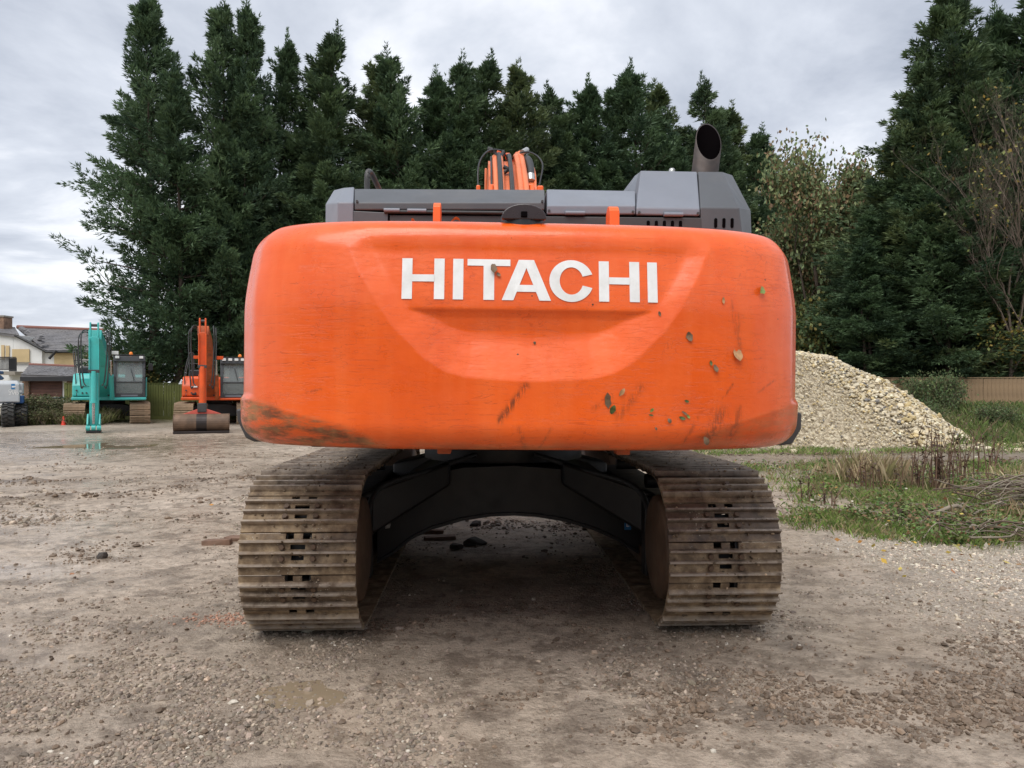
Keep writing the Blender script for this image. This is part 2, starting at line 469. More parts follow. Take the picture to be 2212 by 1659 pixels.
M['bark_pale'] = simple('bark_pale', (0.17, 0.13, 0.10), 0.9, var=0.3, scale=5)
M['timber'] = simple('fence_timber', (0.30, 0.205, 0.12), 0.8, var=0.22, scale=2.5, dirt=(0.14, 0.10, 0.06), dirt_amt=0.4)
M['timber_green'] = simple('mossy_timber', (0.105, 0.115, 0.028), 0.85, var=0.25, scale=2.0, dirt=(0.045, 0.05, 0.018), dirt_amt=0.5)
M['wall_white'] = simple('white_render', (0.74, 0.74, 0.72), 0.85, var=0.06, scale=0.8, dirt=(0.5, 0.47, 0.42), dirt_amt=0.35)
M['plywood'] = simple('plywood', (0.58, 0.44, 0.24), 0.8, var=0.08, scale=1.5)
M['door_board'] = simple('stained_boards', (0.105, 0.045, 0.030), 0.7, var=0.25, scale=2)
M['slate'] = simple('slate', (0.155, 0.15, 0.155), 0.6, var=0.25, scale=1.2, dirt=(0.24, 0.22, 0.20), dirt_amt=0.5)
M['ridge'] = simple('ridge_tile', (0.21, 0.09, 0.07), 0.8)
M['brick'] = simple('brick', (0.24, 0.15, 0.10), 0.9, var=0.35, scale=4)
M['mortar'] = simple('mortar', (0.30, 0.27, 0.23), 0.95)
M['gutter'] = simple('black_gutter', (0.02, 0.02, 0.022), 0.5)
M['lift_grey'] = simple('lift_grey', (0.46, 0.48, 0.50), 0.45, var=0.06, scale=3)
M['lift_blue'] = simple('lift_blue', (0.012, 0.07, 0.22), 0.45, var=0.1, scale=3)
M['lift_navy'] = simple('lift_navy', (0.025, 0.06, 0.12), 0.45)
M['bin'] = simple('bin_green', (0.03, 0.045, 0.04), 0.5)
def water_mat():
    t = NT('puddle_water')
    v = t.coord()
    t.bump(t.noise(7, 3, 0.5, v), 0.02, 0.01)
    return t.out((0.27, 0.21, 0.14), 0.04, 0.0, 0.5)
M['water'] = water_mat()

# ------------------------------------------------------------------ ground
def seg_dist(x, y, pts):
    d = np.full(np.shape(x), 1e9)
    for (x0, y0), (x1, y1) in zip(pts[:-1], pts[1:]):
        dx, dy = x1 - x0, y1 - y0
        t = np.clip(((x - x0) * dx + (y - y0) * dy) / (dx * dx + dy * dy), 0, 1)
        d = np.minimum(d, np.hypot(x - x0 - t * dx, y - y0 - t * dy))
    return d

RIDGES = [[(-7.4, 10.4), (-5.6, 11.2), (-4.9, 11.9)], [(-5.2, 12.7), (-3.8, 13.1), (-2.4, 13.3)],
          [(-9.0, 12.4), (-7.2, 12.6)], [(4.6, 15.0), (8, 15.6), (14, 16.4)], [(4.4, 16.8), (9, 17.6), (15, 18.2)],
          [(1.3, 3.75), (0.75, 4.6), (0.25, 5.2)], [(1.75, 4.7), (2.2, 4.4), (2.6, 4.05)]]
PUDDLES = [(-1.13, 4.0, 0.36, 0.24), (-10.2, 20.2, 2.4, 0.75), (-13.2, 23.2, 1.3, 0.6), (-7.6, 15.3, 0.8, 0.22), (0.55, 3.75, 0.55, 0.22), (-14.0, 21.5, 1.8, 0.5)]
PUDDLES = [p_ for p_ in PUDDLES if p_[:2] != (0.55, 3.75)]

def puddle_f(x, y, p):
    px, py, a, b = p
    ang = 1 + 0.85 * (fbm(x * 1.6 / max(b, 0.3), y * 1.6 / max(b, 0.3), 3, 5) - 0.5) * 2
    return np.hypot((x - px) / a, (y - py) / b) / ang

def ground_h(x, y):
    x = np.asarray(x, float); y = np.asarray(y, float)
    near = np.exp(-np.abs(np.hypot(x, y - 7)) / 30)
    z = 0.030 * (fbm(x * 0.8, y * 0.8, 4, 3) - 0.5) * 2 * near
    z = z + 0.020 * (fbm(x * 10, y * 10, 3, 9, 0.6) - 0.5) * sstep(0.40, 0.58, fbm(x * 1.1, y * 1.1, 3, 22)) * np.exp(-np.hypot(x, y - 5) / 14)
    z = z + 0.022 * (fbm(x * 4.2, y * 4.2, 3, 8) - 0.5) * sstep(0.4, 0.65, fbm(x * 0.7, y * 0.7, 3, 21)) * near
    for r in RIDGES:
        d = seg_dist(x, y, r)
        amp = 0.075 if r[0][1] > 8 else 0.030
        z = z + amp * np.exp(-(d / (0.16 if r[0][1] > 8 else 0.12)) ** 2) * (fbm(x * 5, y * 5, 3, 31) ** 1.2) * 1.5
    # flat where the big machine stands
    fl = sstep(3.0, 1.7, np.abs(x)) * sstep(1.6, 2.6, y) * sstep(11.5, 10, y)
    z = z * (1 - 0.85 * fl) - 0.004
    for p in PUDDLES:
        q = puddle_f(x, y, p)
        z = z * sstep(0.7, 1.6, q) - (0.03 if p[1] > 8 else 0.018) * sstep(1.15, 0.4, q)
    z = z + 0.38 * np.exp(-(((x + 17.2) / 1.7) ** 2 + ((y - 31.0) / 1.1) ** 2))
    # bank rising to the timber fence on the right
    z = z + 0.75 * sstep(20.5, 26.5, y - 0.15 * (x - 14)) * sstep(10.5, 14.0, x)
    return z

def m_soil(x, y):
    n = fbm(x * 0.9, y * 0.9, 4, 41)
    edge = 3.6 + 1.3 * (n - 0.5) * 2 + np.clip(8.6 - y, 0, 9) * 0.75
    s = sstep(0.0, 1.2, x - edge) * sstep(6.6, 8.4, y)
    s = s * (0.35 + 0.65 * sstep(0.42, 0.56, fbm(x * 1.3, y * 1.3, 4, 43)))
    band = sstep(1.35, 0.6, np.abs(y - (16.3 + 0.08 * (x - 6)))) * sstep(3.2, 4.4, x)
    s = s * (1 - band)
    far = sstep(23.5, 25, y) * sstep(-19.8, -17.0, -np.abs(x + 17.5) - 15.5)
    bank = sstep(25.5, 27.5, y) * sstep(9.5, 11.5, x)
    lf = sstep(29.5, 31.0, y + 0.2 * (x + 15)) * sstep(-13, -15.5, x)
    return np.clip(np.maximum.reduce([s, bank, lf * 0.8]), 0, 1)

def m_dark(x, y):
    band = sstep(1.5, 0.5, np.abs(y - (16.2 + 0.08 * (x - 6)))) * sstep(2.6, 4.4, x) * sstep(19, 14, x)
    r = np.zeros(np.shape(x))
    for q in RIDGES: r = np.maximum(r, np.exp(-(seg_dist(x, y, q) / 0.20) ** 2) * sstep(0.35, 0.6, fbm(x * 4, y * 4, 3, 33)))
    spots = 0.55 * sstep(0.60, 0.72, fbm(x * 2.2, y * 1.6, 4, 51)) * sstep(0.45, 0.6, fbm(x * 0.4, y * 0.4, 2, 52))
    return np.clip(np.maximum.reduce([band * 0.9, r * 0.9, spots]), 0, 1)

def m_pale(x, y):
    n = fbm(x * 0.8, y * 0.8, 3, 61)
    a = sstep(2.5, 3.6, x + (n - 0.5) * 1.6 - np.clip(y - 6, 0, 4) * 0.1) * sstep(10.5, 8.0, y) * sstep(3.9, 5.2, y + (n - 0.5) * 2)
    b = 0.6 * sstep(24.5, 27, y) * sstep(-9, -11, x)
    return np.clip(np.maximum(a, b), 0, 1)

def m_wet(x, y):
    n = fbm(x * 0.5, y * 0.7, 4, 71)
    a = sstep(13, 19, y) * sstep(27, 22, y) * sstep(-5, -8, x)
    b = np.exp(-(((x + 4.3) / 1.6) ** 2 + ((y - 6.6) / 0.9) ** 2))
    c = np.exp(-(((x + 3.5) / 1.1) ** 2 + ((y - 4.9) / 0.5) ** 2)) * 0.8
    e_ = np.exp(-(((x - 2.4) / 1.0) ** 2 + ((y - 5.2) / 1.2) ** 2)) * 0.8
    f = np.exp(-((x / 2.0) ** 2 + ((y - 10.2) / 1.6) ** 2)) * 0.9
    return np.clip(np.maximum.reduce([a, b, c, e_, f, 0.75 * sstep(0.46, 0.66, n)]), 0, 1)

def axis(lo, a, b, step, hi, ratio=1.13):
    mid = list(np.arange(a, b + step / 2, step))
    s, p, up = step, mid[-1], []
    while p < hi: s *= ratio; p += s; up.append(p)
    s, p, dn = step, mid[0], []
    while p > lo: s *= ratio; p -= s; dn.append(p)
    return np.array(dn[::-1] + mid + up)
gx = axis(-900, -6.0, 6.0, 0.034, 900); gy = axis(-900, 2.9, 11.0, 0.034, 1500)
GX, GY = np.meshgrid(gx, gy)
nx, ny = len(gx), len(gy)
GV = np.stack([GX.ravel(), GY.ravel(), ground_h(GX, GY).ravel()], 1)
ii = (np.arange(ny - 1)[:, None] * nx + np.arange(nx - 1)[None]).ravel()
GF = np.stack([ii, ii + 1, ii + nx + 1, ii + nx], 1)
gx_, gy_ = GV[:, 0], GV[:, 1]
me = np_mesh('ground', GV, GF, M['ground'], True, {'pale': m_pale(gx_, gy_), 'dark': m_dark(gx_, gy_), 'soil': m_soil(gx_, gy_), 'wet': m_wet(gx_, gy_)})
ground = link(bpy.data.objects.new('ground', me))
tag(ground, 'wet muddy gravel ground of the yard', kind='structure')

for i, p in enumerate(PUDDLES):
    px, py, a, b = p
    pts = [(px + 1.45 * a * math.cos(w), py + 1.45 * b * math.sin(w), -0.016 if py > 8 else -0.0125) for w in np.linspace(0, 2 * math.pi, 40, endpoint=False)]
    tag(MB().add(pts, [tuple(range(40))]).build('puddle', M['water']), 'shallow brown puddle on the muddy ground', kind='structure')

# ------------------------------------------------------------------ loose stones
ph = (1 + 5 ** 0.5) / 2
ICO_V = np.array([(-1, ph, 0), (1, ph, 0), (-1, -ph, 0), (1, -ph, 0), (0, -1, ph), (0, 1, ph), (0, -1, -ph), (0, 1, -ph), (ph, 0, -1), (ph, 0, 1), (-ph, 0, -1), (-ph, 0, 1)]) / math.hypot(1, ph)
ICO_F = np.array([(0, 11, 5), (0, 5, 1), (0, 1, 7), (0, 7, 10), (0, 10, 11), (1, 5, 9), (5, 11, 4), (11, 10, 2), (10, 7, 6), (7, 1, 8), (3, 9, 4), (3, 4, 2), (3, 2, 6), (3, 6, 8), (3, 8, 9), (4, 9, 5), (2, 4, 11), (6, 2, 10), (8, 6, 7), (9, 8, 1)])
STONE_VARS = np.stack([ICO_V * (1 + rng.uniform(-0.24, 0.24, (12, 1))) for _ in range(24)])
def stones(name, pos, size, cols, mat, flat=(0.45, 0.8), smooth=False):
    n = len(pos)
    Vs = STONE_VARS[rng.integers(0, 24, n)]
    sc3 = np.stack([size * rng.uniform(0.8, 1.3, n), size * rng.uniform(0.6, 1.0, n), size * rng.uniform(*flat, n)], 1)
    Vs = Vs * sc3[:, None, :]
    a = rng.uniform(0, 2 * np.pi, n); b = rng.normal(0, 0.35, n)
    ca, sa, cb, sb = np.cos(a)[:, None], np.sin(a)[:, None], np.cos(b)[:, None], np.sin(b)[:, None]
    x, y, z = Vs[..., 0], Vs[..., 1], Vs[..., 2]
    x, z = x * cb + z * sb, -x * sb + z * cb
    x, y = x * ca - y * sa, x * sa + y * ca
    Vs = np.stack([x, y, z], 2) + pos[:, None, :]
    F = (ICO_F[None] + (np.arange(n) * 12)[:, None, None]).reshape(-1, 3)
    me = np_mesh(name, Vs.reshape(-1, 3), F, mat, smooth, {'col': np.repeat(cols, 12, 0)})
    return link(bpy.data.objects.new(name, me))

def stone_cols(n, base, spread=0.3, tan=0.05, white=0.012):
    c = np.array(base)[None] * np.exp(rng.normal(0, spread, (n, 1))) * (1 + rng.normal(0, 0.018, (n, 3)))
    k = rng.random(n)
    c[k < tan] = np.array((0.27, 0.20, 0.145)) * np.exp(rng.normal(0, 0.25, ((k < tan).sum(), 1)))
    c[k > 1 - white] = np.array((0.55, 0.50, 0.42)) * np.exp(rng.normal(0, 0.15, ((k > 1 - white).sum(), 1)))
    return np.clip(c, 0.01, 0.85)

def peb_density(x, y):
    n = fbm(x * 0.75, y * 0.75, 4, 91); n2 = fbm(x * 2.6, y * 2.6, 3, 92)
    d = 0.012 + 0.35 * sstep(0.56, 0.70, n) * sstep(0.35, 0.6, n2)
    for (a, b, r, w) in ((-1.75, 3.7, 0.75, 1.0), (-2.7, 3.5, 0.8, 0.9), (-2.0, 4.6, 0.6, 0.8), (-1.05, 4.6, 0.28, 1.0), (-1.5, 5.2, 0.5, 0.6), (-4.6, 5.6, 0.8, 0.5), (-0.55, 3.4, 0.3, 0.7), (0.9, 4.3, 0.5, 0.5), (-0.6, 3.9, 0.35, 0.4)):
        d = np.maximum(d, w * np.exp(-(((x - a) ** 2 + (y - b) ** 2) / r ** 2) ** 1.4) * sstep(0.28, 0.5, n2))
    return np.clip(np.maximum(d, m_pale(x, y) * 0.9) * (1 - 0.75 * m_soil(x, y)), 0, 1)

def scatter(n, dmin, dmax, dens, power=1.0):
    """points over the part of the yard in front of the camera, thinning with distance"""
    out = []
    while sum(map(len, out)) < n:
        u = rng.random(n * 3)
        d = 1 / (1 / dmin + u * (1 / dmax - 1 / dmin))
        x = rng.uniform(-0.74, 0.74, n * 3) * d
        k = rng.random(n * 3) < dens(x, d)
        out.append(np.stack([x[k], d[k]], 1))
    return np.concatenate(out)[:n]

q = scatter(19000, 3.0, 9.0, peb_density)
sz = np.clip(rng.lognormal(math.log(0.0085), 0.40, len(q)), 0.004, 0.030)
pz = ground_h(q[:, 0], q[:, 1])
pl = m_pale(q[:, 0], q[:, 1])[:, None]
cols = stone_cols(len(q), (0.245, 0.196, 0.152)) * (1 - pl) + stone_cols(len(q), (0.47, 0.40, 0.315), tan=0.1, white=0.08) * pl
s_ = stones('gravel', np.c_[q, pz + sz * 0.12], sz, cols, M['stone'])
tag(s_, 'loose grey brown gravel strewn over the mud', kind='stuff')
q = scatter(5000, 8.5, 26.0, peb_density)
sz = np.clip(rng.lognormal(math.log(0.015), 0.45, len(q)), 0.008, 0.05)
s_ = stones('gravel', np.c_[q, ground_h(q[:, 0], q[:, 1]) + sz * 0.15], sz, stone_cols(len(q), (0.26, 0.21, 0.16)), M['stone'])
tag(s_, 'scattered gravel farther across the yard', kind='stuff')

# crumbs of mud thrown up along the wheel ridges and elsewhere
pts = []
for r in RIDGES:
    for (x0, y0), (x1, y1) in zip(r[:-1], r[1:]):
        k = int(math.hypot(x1 - x0, y1 - y0) * (170 if y0 > 8 else 150))
        t = rng.random(k)
        w = 0.16 if y0 > 8 else 0.13
        pts.append(np.stack([x0 + (x1 - x0) * t + rng.normal(0, w, k), y0 + (y1 - y0) * t + rng.normal(0, w, k)], 1))
q = np.concatenate(pts + [scatter(17000, 3.4, 18, lambda x, y: 0.03 + sstep(0.50, 0.68, fbm(x * 1.0, y * 1.3, 4, 77, 0.6)) ** 1.5)])
sz = np.clip(rng.lognormal(math.log(0.0075), 0.6, len(q)), 0.003, 0.04) * np.clip(q[:, 1] / 8, 0.75, 1.4)
c = np.array((0.165, 0.118, 0.082))[None] * np.exp(rng.normal(0, 0.25, (len(q), 1)))
s_ = stones('mud_clods', np.c_[q, ground_h(q[:, 0], q[:, 1]) + sz * 0.2], sz, c, M['stone'])
tag(s_, 'dark crumbs of mud along the wheel ruts', kind='stuff')

# crushed red brick patch left of the machine
k = 260
q = np.stack([rng.normal(-1.95, 0.16, k), rng.normal(5.28, 0.07, k)], 1)
sz = rng.uniform(0.005, 0.014, k)
s_ = stones('brick_crumbs', np.c_[q, ground_h(q[:, 0], q[:, 1]) + sz * 0.2], sz, np.array((0.34, 0.19, 0.13))[None] * np.exp(rng.normal(0, 0.3, (k, 1))), M['stone'])
tag(s_, 'patch of crushed red brick in the gravel', kind='stuff')

# single pieces one can pick out
def slab_piece(name, loc, size, rz, mat, label, cat, seed=0, group=None):
    r_ = random.Random(seed)
    m = MB()
    pts = []
    for sx in (-1, 1):
        for sy in (-1, 1):
            for sz_ in (-1, 1):
                pts.append((sx * size[0] / 2 * r_.uniform(0.78, 1.05), sy * size[1] / 2 * r_.uniform(0.75, 1.05), sz_ * size[2] / 2 * r_.uniform(0.7, 1.1)))
    if 'clod' in name or 'stone' in name:
        pts = []
        for _ in range(26):
            v_ = Vector((r_.gauss(0, 1), r_.gauss(0, 1), r_.gauss(0, 1))).normalized() * r_.uniform(0.75, 1.1)
            pts.append((v_.x * size[0] / 2, v_.y * size[1] / 2, v_.z * size[2] / 2))
    for _ in range(6): pts.append((r_.uniform(-.42, .42) * size[0], r_.uniform(-.42, .42) * size[1], r_.choice((-1, 1)) * size[2] * 0.5))
    o = m.hull(pts).build(name, mat, None, 0.006)
    o.location = (loc[0], loc[1], float(ground_h(loc[0], loc[1])) + size[2] * 0.22 + (loc[2] if len(loc) > 2 else 0))
    o.rotation_euler = (r_.uniform(-.08, .08), r_.uniform(-.08, .08), rz)
    return tag(o, label, cat, group)
M['brick_wet'] = simple('broken_brick', (0.20, 0.115, 0.075), 0.7, var=0.35, scale=7, dirt=(0.12, 0.09, 0.07), dirt_amt=0.5)
M['clod'] = simple('mud_clod', (0.05, 0.04, 0.033), 0.75, var=0.3, scale=12, bumps=0.7)
slab_piece('broken_brick', (-2.98, 7.75), (0.30, 0.14, 0.07), 0.1, M['brick_wet'], 'broken brown brick slab lying just outside the track beside the machine', 'brick', 1)
slab_piece('broken_brick', (-2.86, 7.95), (0.22, 0.13, 0.06), -0.3, M['brick_wet'], 'smaller reddish brick fragment right behind the brown brick slab', 'brick', 2)
slab_piece('broken_brick', (-3.05, 10.2), (0.36, 0.12, 0.06), 0.05, M['brick_wet'], 'flat tan brick piece beside the upper shoes of the track', 'brick', 3)
slab_piece('broken_brick', (-1.05, 9.0), (0.36, 0.14, 0.06), 0.1, M['brick_wet'], 'farthest of the flat bricks seen under the machine', 'brick', 4)
slab_piece('broken_brick', (-0.92, 8.35), (0.40, 0.13, 0.05), -0.05, M['brick_wet'], 'middle of the flat bricks seen under the machine', 'brick', 5)
slab_piece('broken_brick', (-0.75, 8.0), (0.34, 0.12, 0.05), 0.12, M['brick_wet'], 'nearest of the flat bricks seen under the machine', 'brick', 6)
slab_piece('mud_clod', (-3.78, 7.1), (0.10, 0.09, 0.075), 0.4, M['clod'], 'single dark lump of mud standing alone on the open wet ground', 'mud clod', 7)
slab_piece('mud_clod', (-0.38, 7.75), (0.30, 0.16, 0.10), 0.2, M['clod'], 'large dark lump of mud under the machine between the tracks', 'mud clod', 8)
slab_piece('mud_clod', (-0.55, 7.55), (0.17, 0.13, 0.07), 1.0, M['clod'], 'flatter dark mud lump touching the large one under the machine', 'mud clod', 9)
slab_piece('mud_clod', (-0.42, 8.75), (0.16, 0.12, 0.08), 0.6, M['clod'], 'dark mud lump in the light patch beyond the machine arch', 'mud clod', 10)
slab_piece('white_stone', (-1.33, 5.02), (0.10, 0.05, 0.03), 0.2, simple('chalk_stone', (0.50, 0.46, 0.36), 0.9), 'flat cream stone in front of the left track', 'stone', 11)

# ------------------------------------------------------------------ the big orange excavator, seen from behind
YAW = R(2.2)
mach = empty('excavator', (-0.082, 7.1, 0), YAW, 'large orange crawler excavator seen from behind its lettered counterweight', 'excavator')
ROOT = Matrix.Translation((-0.082, 7.1, 0)) @ Matrix.Rotation(YAW, 4, 'Z')
UP = Matrix.Translation((0, 0, 1.15)) @ Matrix.Rotation(R(0.45), 4, 'Z') @ Matrix.Rotation(R(0.57), 4, 'Y') @ Matrix.Translation((0, 0, -1.15))
UINV = (ROOT @ UP).inverted()
LINV = ROOT.inverted()
def ray(inv, x, y, ly):
    o = inv @ Vector((0, 0, CAMH))
    dd = inv.to_3x3() @ Vector(((x - 1106) / FPX, 1, (829 - y) / FPX))
    return o + dd * ((ly - o.y) / dd.y)
def U(x, y, ly): return ray(UINV, x, y, ly)
def L(x, y, ly): return ray(LINV, x, y, ly)
def c6(cx_, cy_, ly):    # measured in an enlarged crop of the hood
    return U((780 + cx_ * 0.52441) * 0.86406, (280 + cy_ * 0.52441) * 0.86406, ly)
def up(mb, name, mat, parent=None, bevel=0.0, seg=2):
    if parent is None: return mb.build(name, mat, mach, bevel, seg, UP)
    return mb.build(name, mat, parent, bevel, seg)

# ---- counterweight: superellipse plan, rounded edges, smile-shaped recess in its back
CW_T, CW_B, CW_RT, CW_RB = 2.400, 1.292, 0.15, 0.13
HW, BB, Y0, NE = 1.52, 1.0, -2.52, 3.5
REC = np.array([(2.50, 0.895), (2.278, 0.872), (2.122, 0.802), (1.968, 0.708), (1.861, 0.632), (1.80, 0.568), (1.729, 0.50), (1.663, 0.395), (1.638, 0.30), (1.618, 0.0)])
_rp = np.concatenate([np.c_[-REC[:, 1], REC[:, 0]], np.c_[REC[::-1, 1], REC[::-1, 0]][1:]])
def rec_sd(x, z):
    """signed distance to the recess outline, positive inside"""
    d = seg_dist(x, z, [tuple(p) for p in _rp])
    w = np.interp(z, REC[::-1, 0], REC[::-1, 1])
    return np.where((np.abs(x) < w) & (z > 1.618), d, -d)
LED_Z = [1.60, 1.618, 1.64, 1.68, 1.74, 1.80, 1.86, 1.920, 1.945, 1.957, 1.962, 2.6]
LED_D = [0.0, 0.002, 0.009, 0.026, 0.050, 0.064, 0.066, 0.055, 0.044, 0.036, 0.034, 0.034]
def cw_depth(x, z):
    s = rec_sd(x, z)
    prof = np.where(z > 1.965, 0.048, 0.0)
    prof = np.interp(z, LED_Z, LED_D)
    # the ledge dies out towards the ends of the smile
    wall = np.clip(0.33 * s, 0, None)
    kk = 0.006
    hq = np.clip(0.5 + 0.5 * (wall - prof) / kk, 0, 1)
    d = np.maximum(0, wall * (1 - hq) + prof * hq - kk * hq * (1 - hq))
    d = d * sstep(2.37, 2.22, z)
    # chamfered lower corners
    k = (-0.28 * (np.abs(x) - 0.62)) + 0
    lim = 1.325 + 0.335 * np.clip((np.abs(x) - 0.72) / 0.70, 0, 1) ** 0.75 * 0.62
    cut = np.clip(lim - z, 0, 0.3) * sstep(0.66, 0.80, np.abs(x))
    return d + 0.34 * cut
def cw_plan(a):
    """a in 0..pi: right side round the back to the left side"""
    c, s = np.cos(a), np.sin(a)
    return HW * np.sign(c) * np.abs(c) ** (2 / NE), Y0 - BB * np.abs(s) ** (2 / NE)
aa = np.linspace(0, np.pi, 4001)
pxs, pys = cw_plan(aa)
arc = np.r_[0, np.cumsum(np.hypot(np.diff(pxs), np.diff(pys)))]
NS = 520
ss = np.linspace(0, arc[-1], NS)
PX, PY = np.interp(ss, arc, pxs), np.interp(ss, arc, pys)
PX = np.r_[HW, PX, -HW]; PY = np.r_[-2.25, PY, -2.25]; NSS = NS + 2
tx, ty = np.gradient(PX), np.gradient(PY)
ln = np.hypot(tx, ty); NX, NY = -ty / ln, tx / ln      # outward for a right-to-left sweep round the back
sgn = np.sign(NX[1] * 1.0); NX, NY = NX * sgn, NY * sgn
def lean(z, x=0.0): return 0.055 * sstep(1.95, 2.43, z) + 0.016 * sstep(1.515, 1.55, z) * sstep(1.33, 1.42, np.abs(x))
rows = []
for k in range(4): rows.append((0.75 - 0.2 * k if k < 3 else CW_RT + 0.03, CW_T))
for a in np.linspace(90, 0, 12): rows.append((CW_RT * (1 - math.cos(R(a))), CW_T - CW_RT + CW_RT * math.sin(R(a))))
for z in np.linspace(CW_T - CW_RT, CW_B + CW_RB, 130)[1:-1]: rows.append((0.0, z))
for a in np.linspace(0, 90, 12): rows.append((CW_RB * (1 - math.cos(R(a))), CW_B + CW_RB - CW_RB * math.sin(R(a))))
for i_ in (0.3, 0.5, 0.75): rows.append((i_, CW_B))
VV = []
for ins, z in rows:
    i2 = ins + lean(z, PX)
    x = PX - NX * i2; y = PY - NY * i2
    if ins > 0.35: x = np.clip(x, -HW + ins * 0.55, HW - ins * 0.55)
    y = np.minimum(y, -2.25)
    w = np.clip(-NY, 0, 1)
    y = y + cw_depth(x, np.full_like(x, z)) * w * (1 if ins <= 0.30 else 0)
    VV.append(np.stack([x, y, np.full_like(x, z)], 1))
NR = len(rows)
VV = np.concatenate(VV)
ii = (np.arange(NR - 1)[:, None] * NSS + np.arange(NSS - 1)[None]).ravel()
FF = np.stack([ii, ii + NSS, ii + NSS + 1, ii + 1], 1)
X, Z = VV[:, 0], VV[:, 2]
lim = 1.325 + 0.335 * np.clip((np.abs(X) - 0.72) / 0.70, 0, 1) ** 0.75 * 0.62
grime = sstep(0.03, -0.02, Z - lim) * sstep(0.55, 0.8, -X) * 1.0 + 0.35 * sstep(0.03, -0.02, Z - lim) * sstep(0.6, 0.9, X)
grime = np.maximum(grime, 0.55 * sstep(1.36, 1.30, Z))
grime = np.maximum(grime, 0.25 * np.exp(-((Z - lim) / 0.012) ** 2) * (np.abs(X) > 0.7))
def streak(x0, z0, x1, z1, w): return np.exp(-(seg_dist(X, Z, [(x0, z0), (x1, z1)]) / w) ** 2)
scuff = np.maximum.reduce([streak(-0.02, 1.60, -0.14, 1.44, 0.016), 0.7 * streak(0.92, 1.48, 0.86, 1.36, 0.03), 0.6 * streak(1.02, 1.50, 0.98, 1.36, 0.02), 0.5 * streak(0.42, 1.46, 0.52, 1.60, 0.02), 0.45 * streak(1.0, 1.95, 1.02, 1.75, 0.012), 0.5 * streak(-0.05, 1.40, -0.02, 1.31, 0.01), 0.6 * streak(0.80, 1.46, 0.74, 1.34, 0.008), 0.6 * streak(0.98, 1.62, 0.93, 1.55, 0.006), 0.5 * streak(0.30, 1.50, 0.38, 1.55, 0.012), 0.5 * streak(1.12, 1.58, 1.22, 1.64, 0.005), 0.55 * streak(-1.05, 1.56, -0.98, 1.575, 0.006), 0.5 * streak(0.10, 1.40, 0.05, 1.31, 0.006), 0.5 * streak(0.97, 2.02, 0.99, 1.86, 0.006)])
me = np_mesh('counterweight', VV, FF, M['orange'], True, {'grime': np.clip(grime, 0, 1), 'scuff': np.clip(scuff, 0, 1)})
cw = bpy.data.objects.new('counterweight', me); link(cw, mach); cw.matrix_local = UP

BASE_A = np.interp
def cw_y(x, z):
    """local y of the back surface"""
    order = np.argsort(PX); y = np.interp(x, PX[order], PY[order])
    return float(y + lean(np.array(z)) + cw_depth(np.array([x]), np.array([z]))[0])

# ---- seven white letters (heights and spacing measured in an enlarged crop; 1 unit = 0.71 mm)
def letter(polys):
    m = MB()
    for poly in polys:
        pts = []
        for u, v in poly:
            x = (u - 1985.5) * 0.000709 + 0.0; z = 2.100 - (v - 427) * 0.000715
            pts.append((x, cw_y(x, z) - 0.0035, z))
        m.add(pts, [tuple(range(len(pts)))])
    return up(m, 'letter', M['decal'], cw)
def rect(x0, x1, y0, y1): return [(x0, y0), (x1, y0), (x1, y1), (x0, y1)]
T0, T1 = 291, 563
def letter_h(x0, x1, w=68): letter([rect(x0, x0 + w, T0, T1), rect(x1 - w, x1, T0, T1), rect(x0 + w, x1 - w, 399, 446)])
letter_h(1132, 1413)
letter([rect(1470, 1538, T0, T1)])
letter([rect(1565, 1850, T0, 335), rect(1672, 1743, 335, T1)])
ax = 1957
lefta = [(1793, T1), (1870, T1), (1893, 506), (ax, 506), (ax, 460), (1911, 460), (ax, 346), (ax, T0), (1906, T0)]
letter([lefta, [(2 * ax - u, v) for u, v in lefta]])
cpl = []
an = np.radians(np.linspace(19, 341, 41))
for a0, a1 in zip(an[:-1], an[1:]):
    cpl.append([(2258 + r1 * math.cos(a), 428 - r2 * math.sin(a)) for a, r1, r2 in ((a0, 148, 141), (a1, 148, 141), (a1, 79, 92), (a0, 79, 92))])
letter(cpl)
letter_h(2443, 2718)
letter([rect(2773, 2840, T0, T1)])

# ---- lifting eyes, reversing camera, brackets on the counterweight
for (x0, x1, y0) in ((937, 953, 438), (1313, 1334, 446)):
    p0, p1 = U(x0, y0, -3.06), U(x1, y0, -3.06)
    w = (p1.x - p0.x); xm = (p0.x + p1.x) / 2; zt = p0.z
    m = MB()
    prof = [(-0.07, CW_T - 0.05), (0.07, CW_T - 0.05), (0.06, zt - 0.03)] + [(0.06 * math.cos(a), zt - 0.06 + 0.06 * math.sin(a)) for a in np.linspace(0.5, math.pi - 0.5, 7)] + [(-0.06, zt - 0.03)]
    m.prism(prof, xm - w / 2, xm + w / 2, lambda u, v, q_: (q_, -3.06 + u, v))
    up(m, 'lifting_eye', M['orange_plain'], cw, 0.006)
pc = U(1131, 484, -3.36)
m = MB(); N = 28
prof = [(0.0, 0.083), (0.05, 0.080), (0.09, 0.066), (0.112, 0.040), (0.118, 0.014), (0.116, -0.03)]
m.lathe(prof, N, lambda p: Vector((pc.x + p.x * 0.97, -3.29 + p.y * 0.90, CW_T - 0.012 + p.z * 1.18)))
camh = up(m, 'reversing_camera', M['black'])
m = MB(); m.box((pc.x, -3.402, CW_T + 0.026), (0.030, 0.02, 0.026)); up(m, 'camera_lens', M['soot'], camh, 0.003)
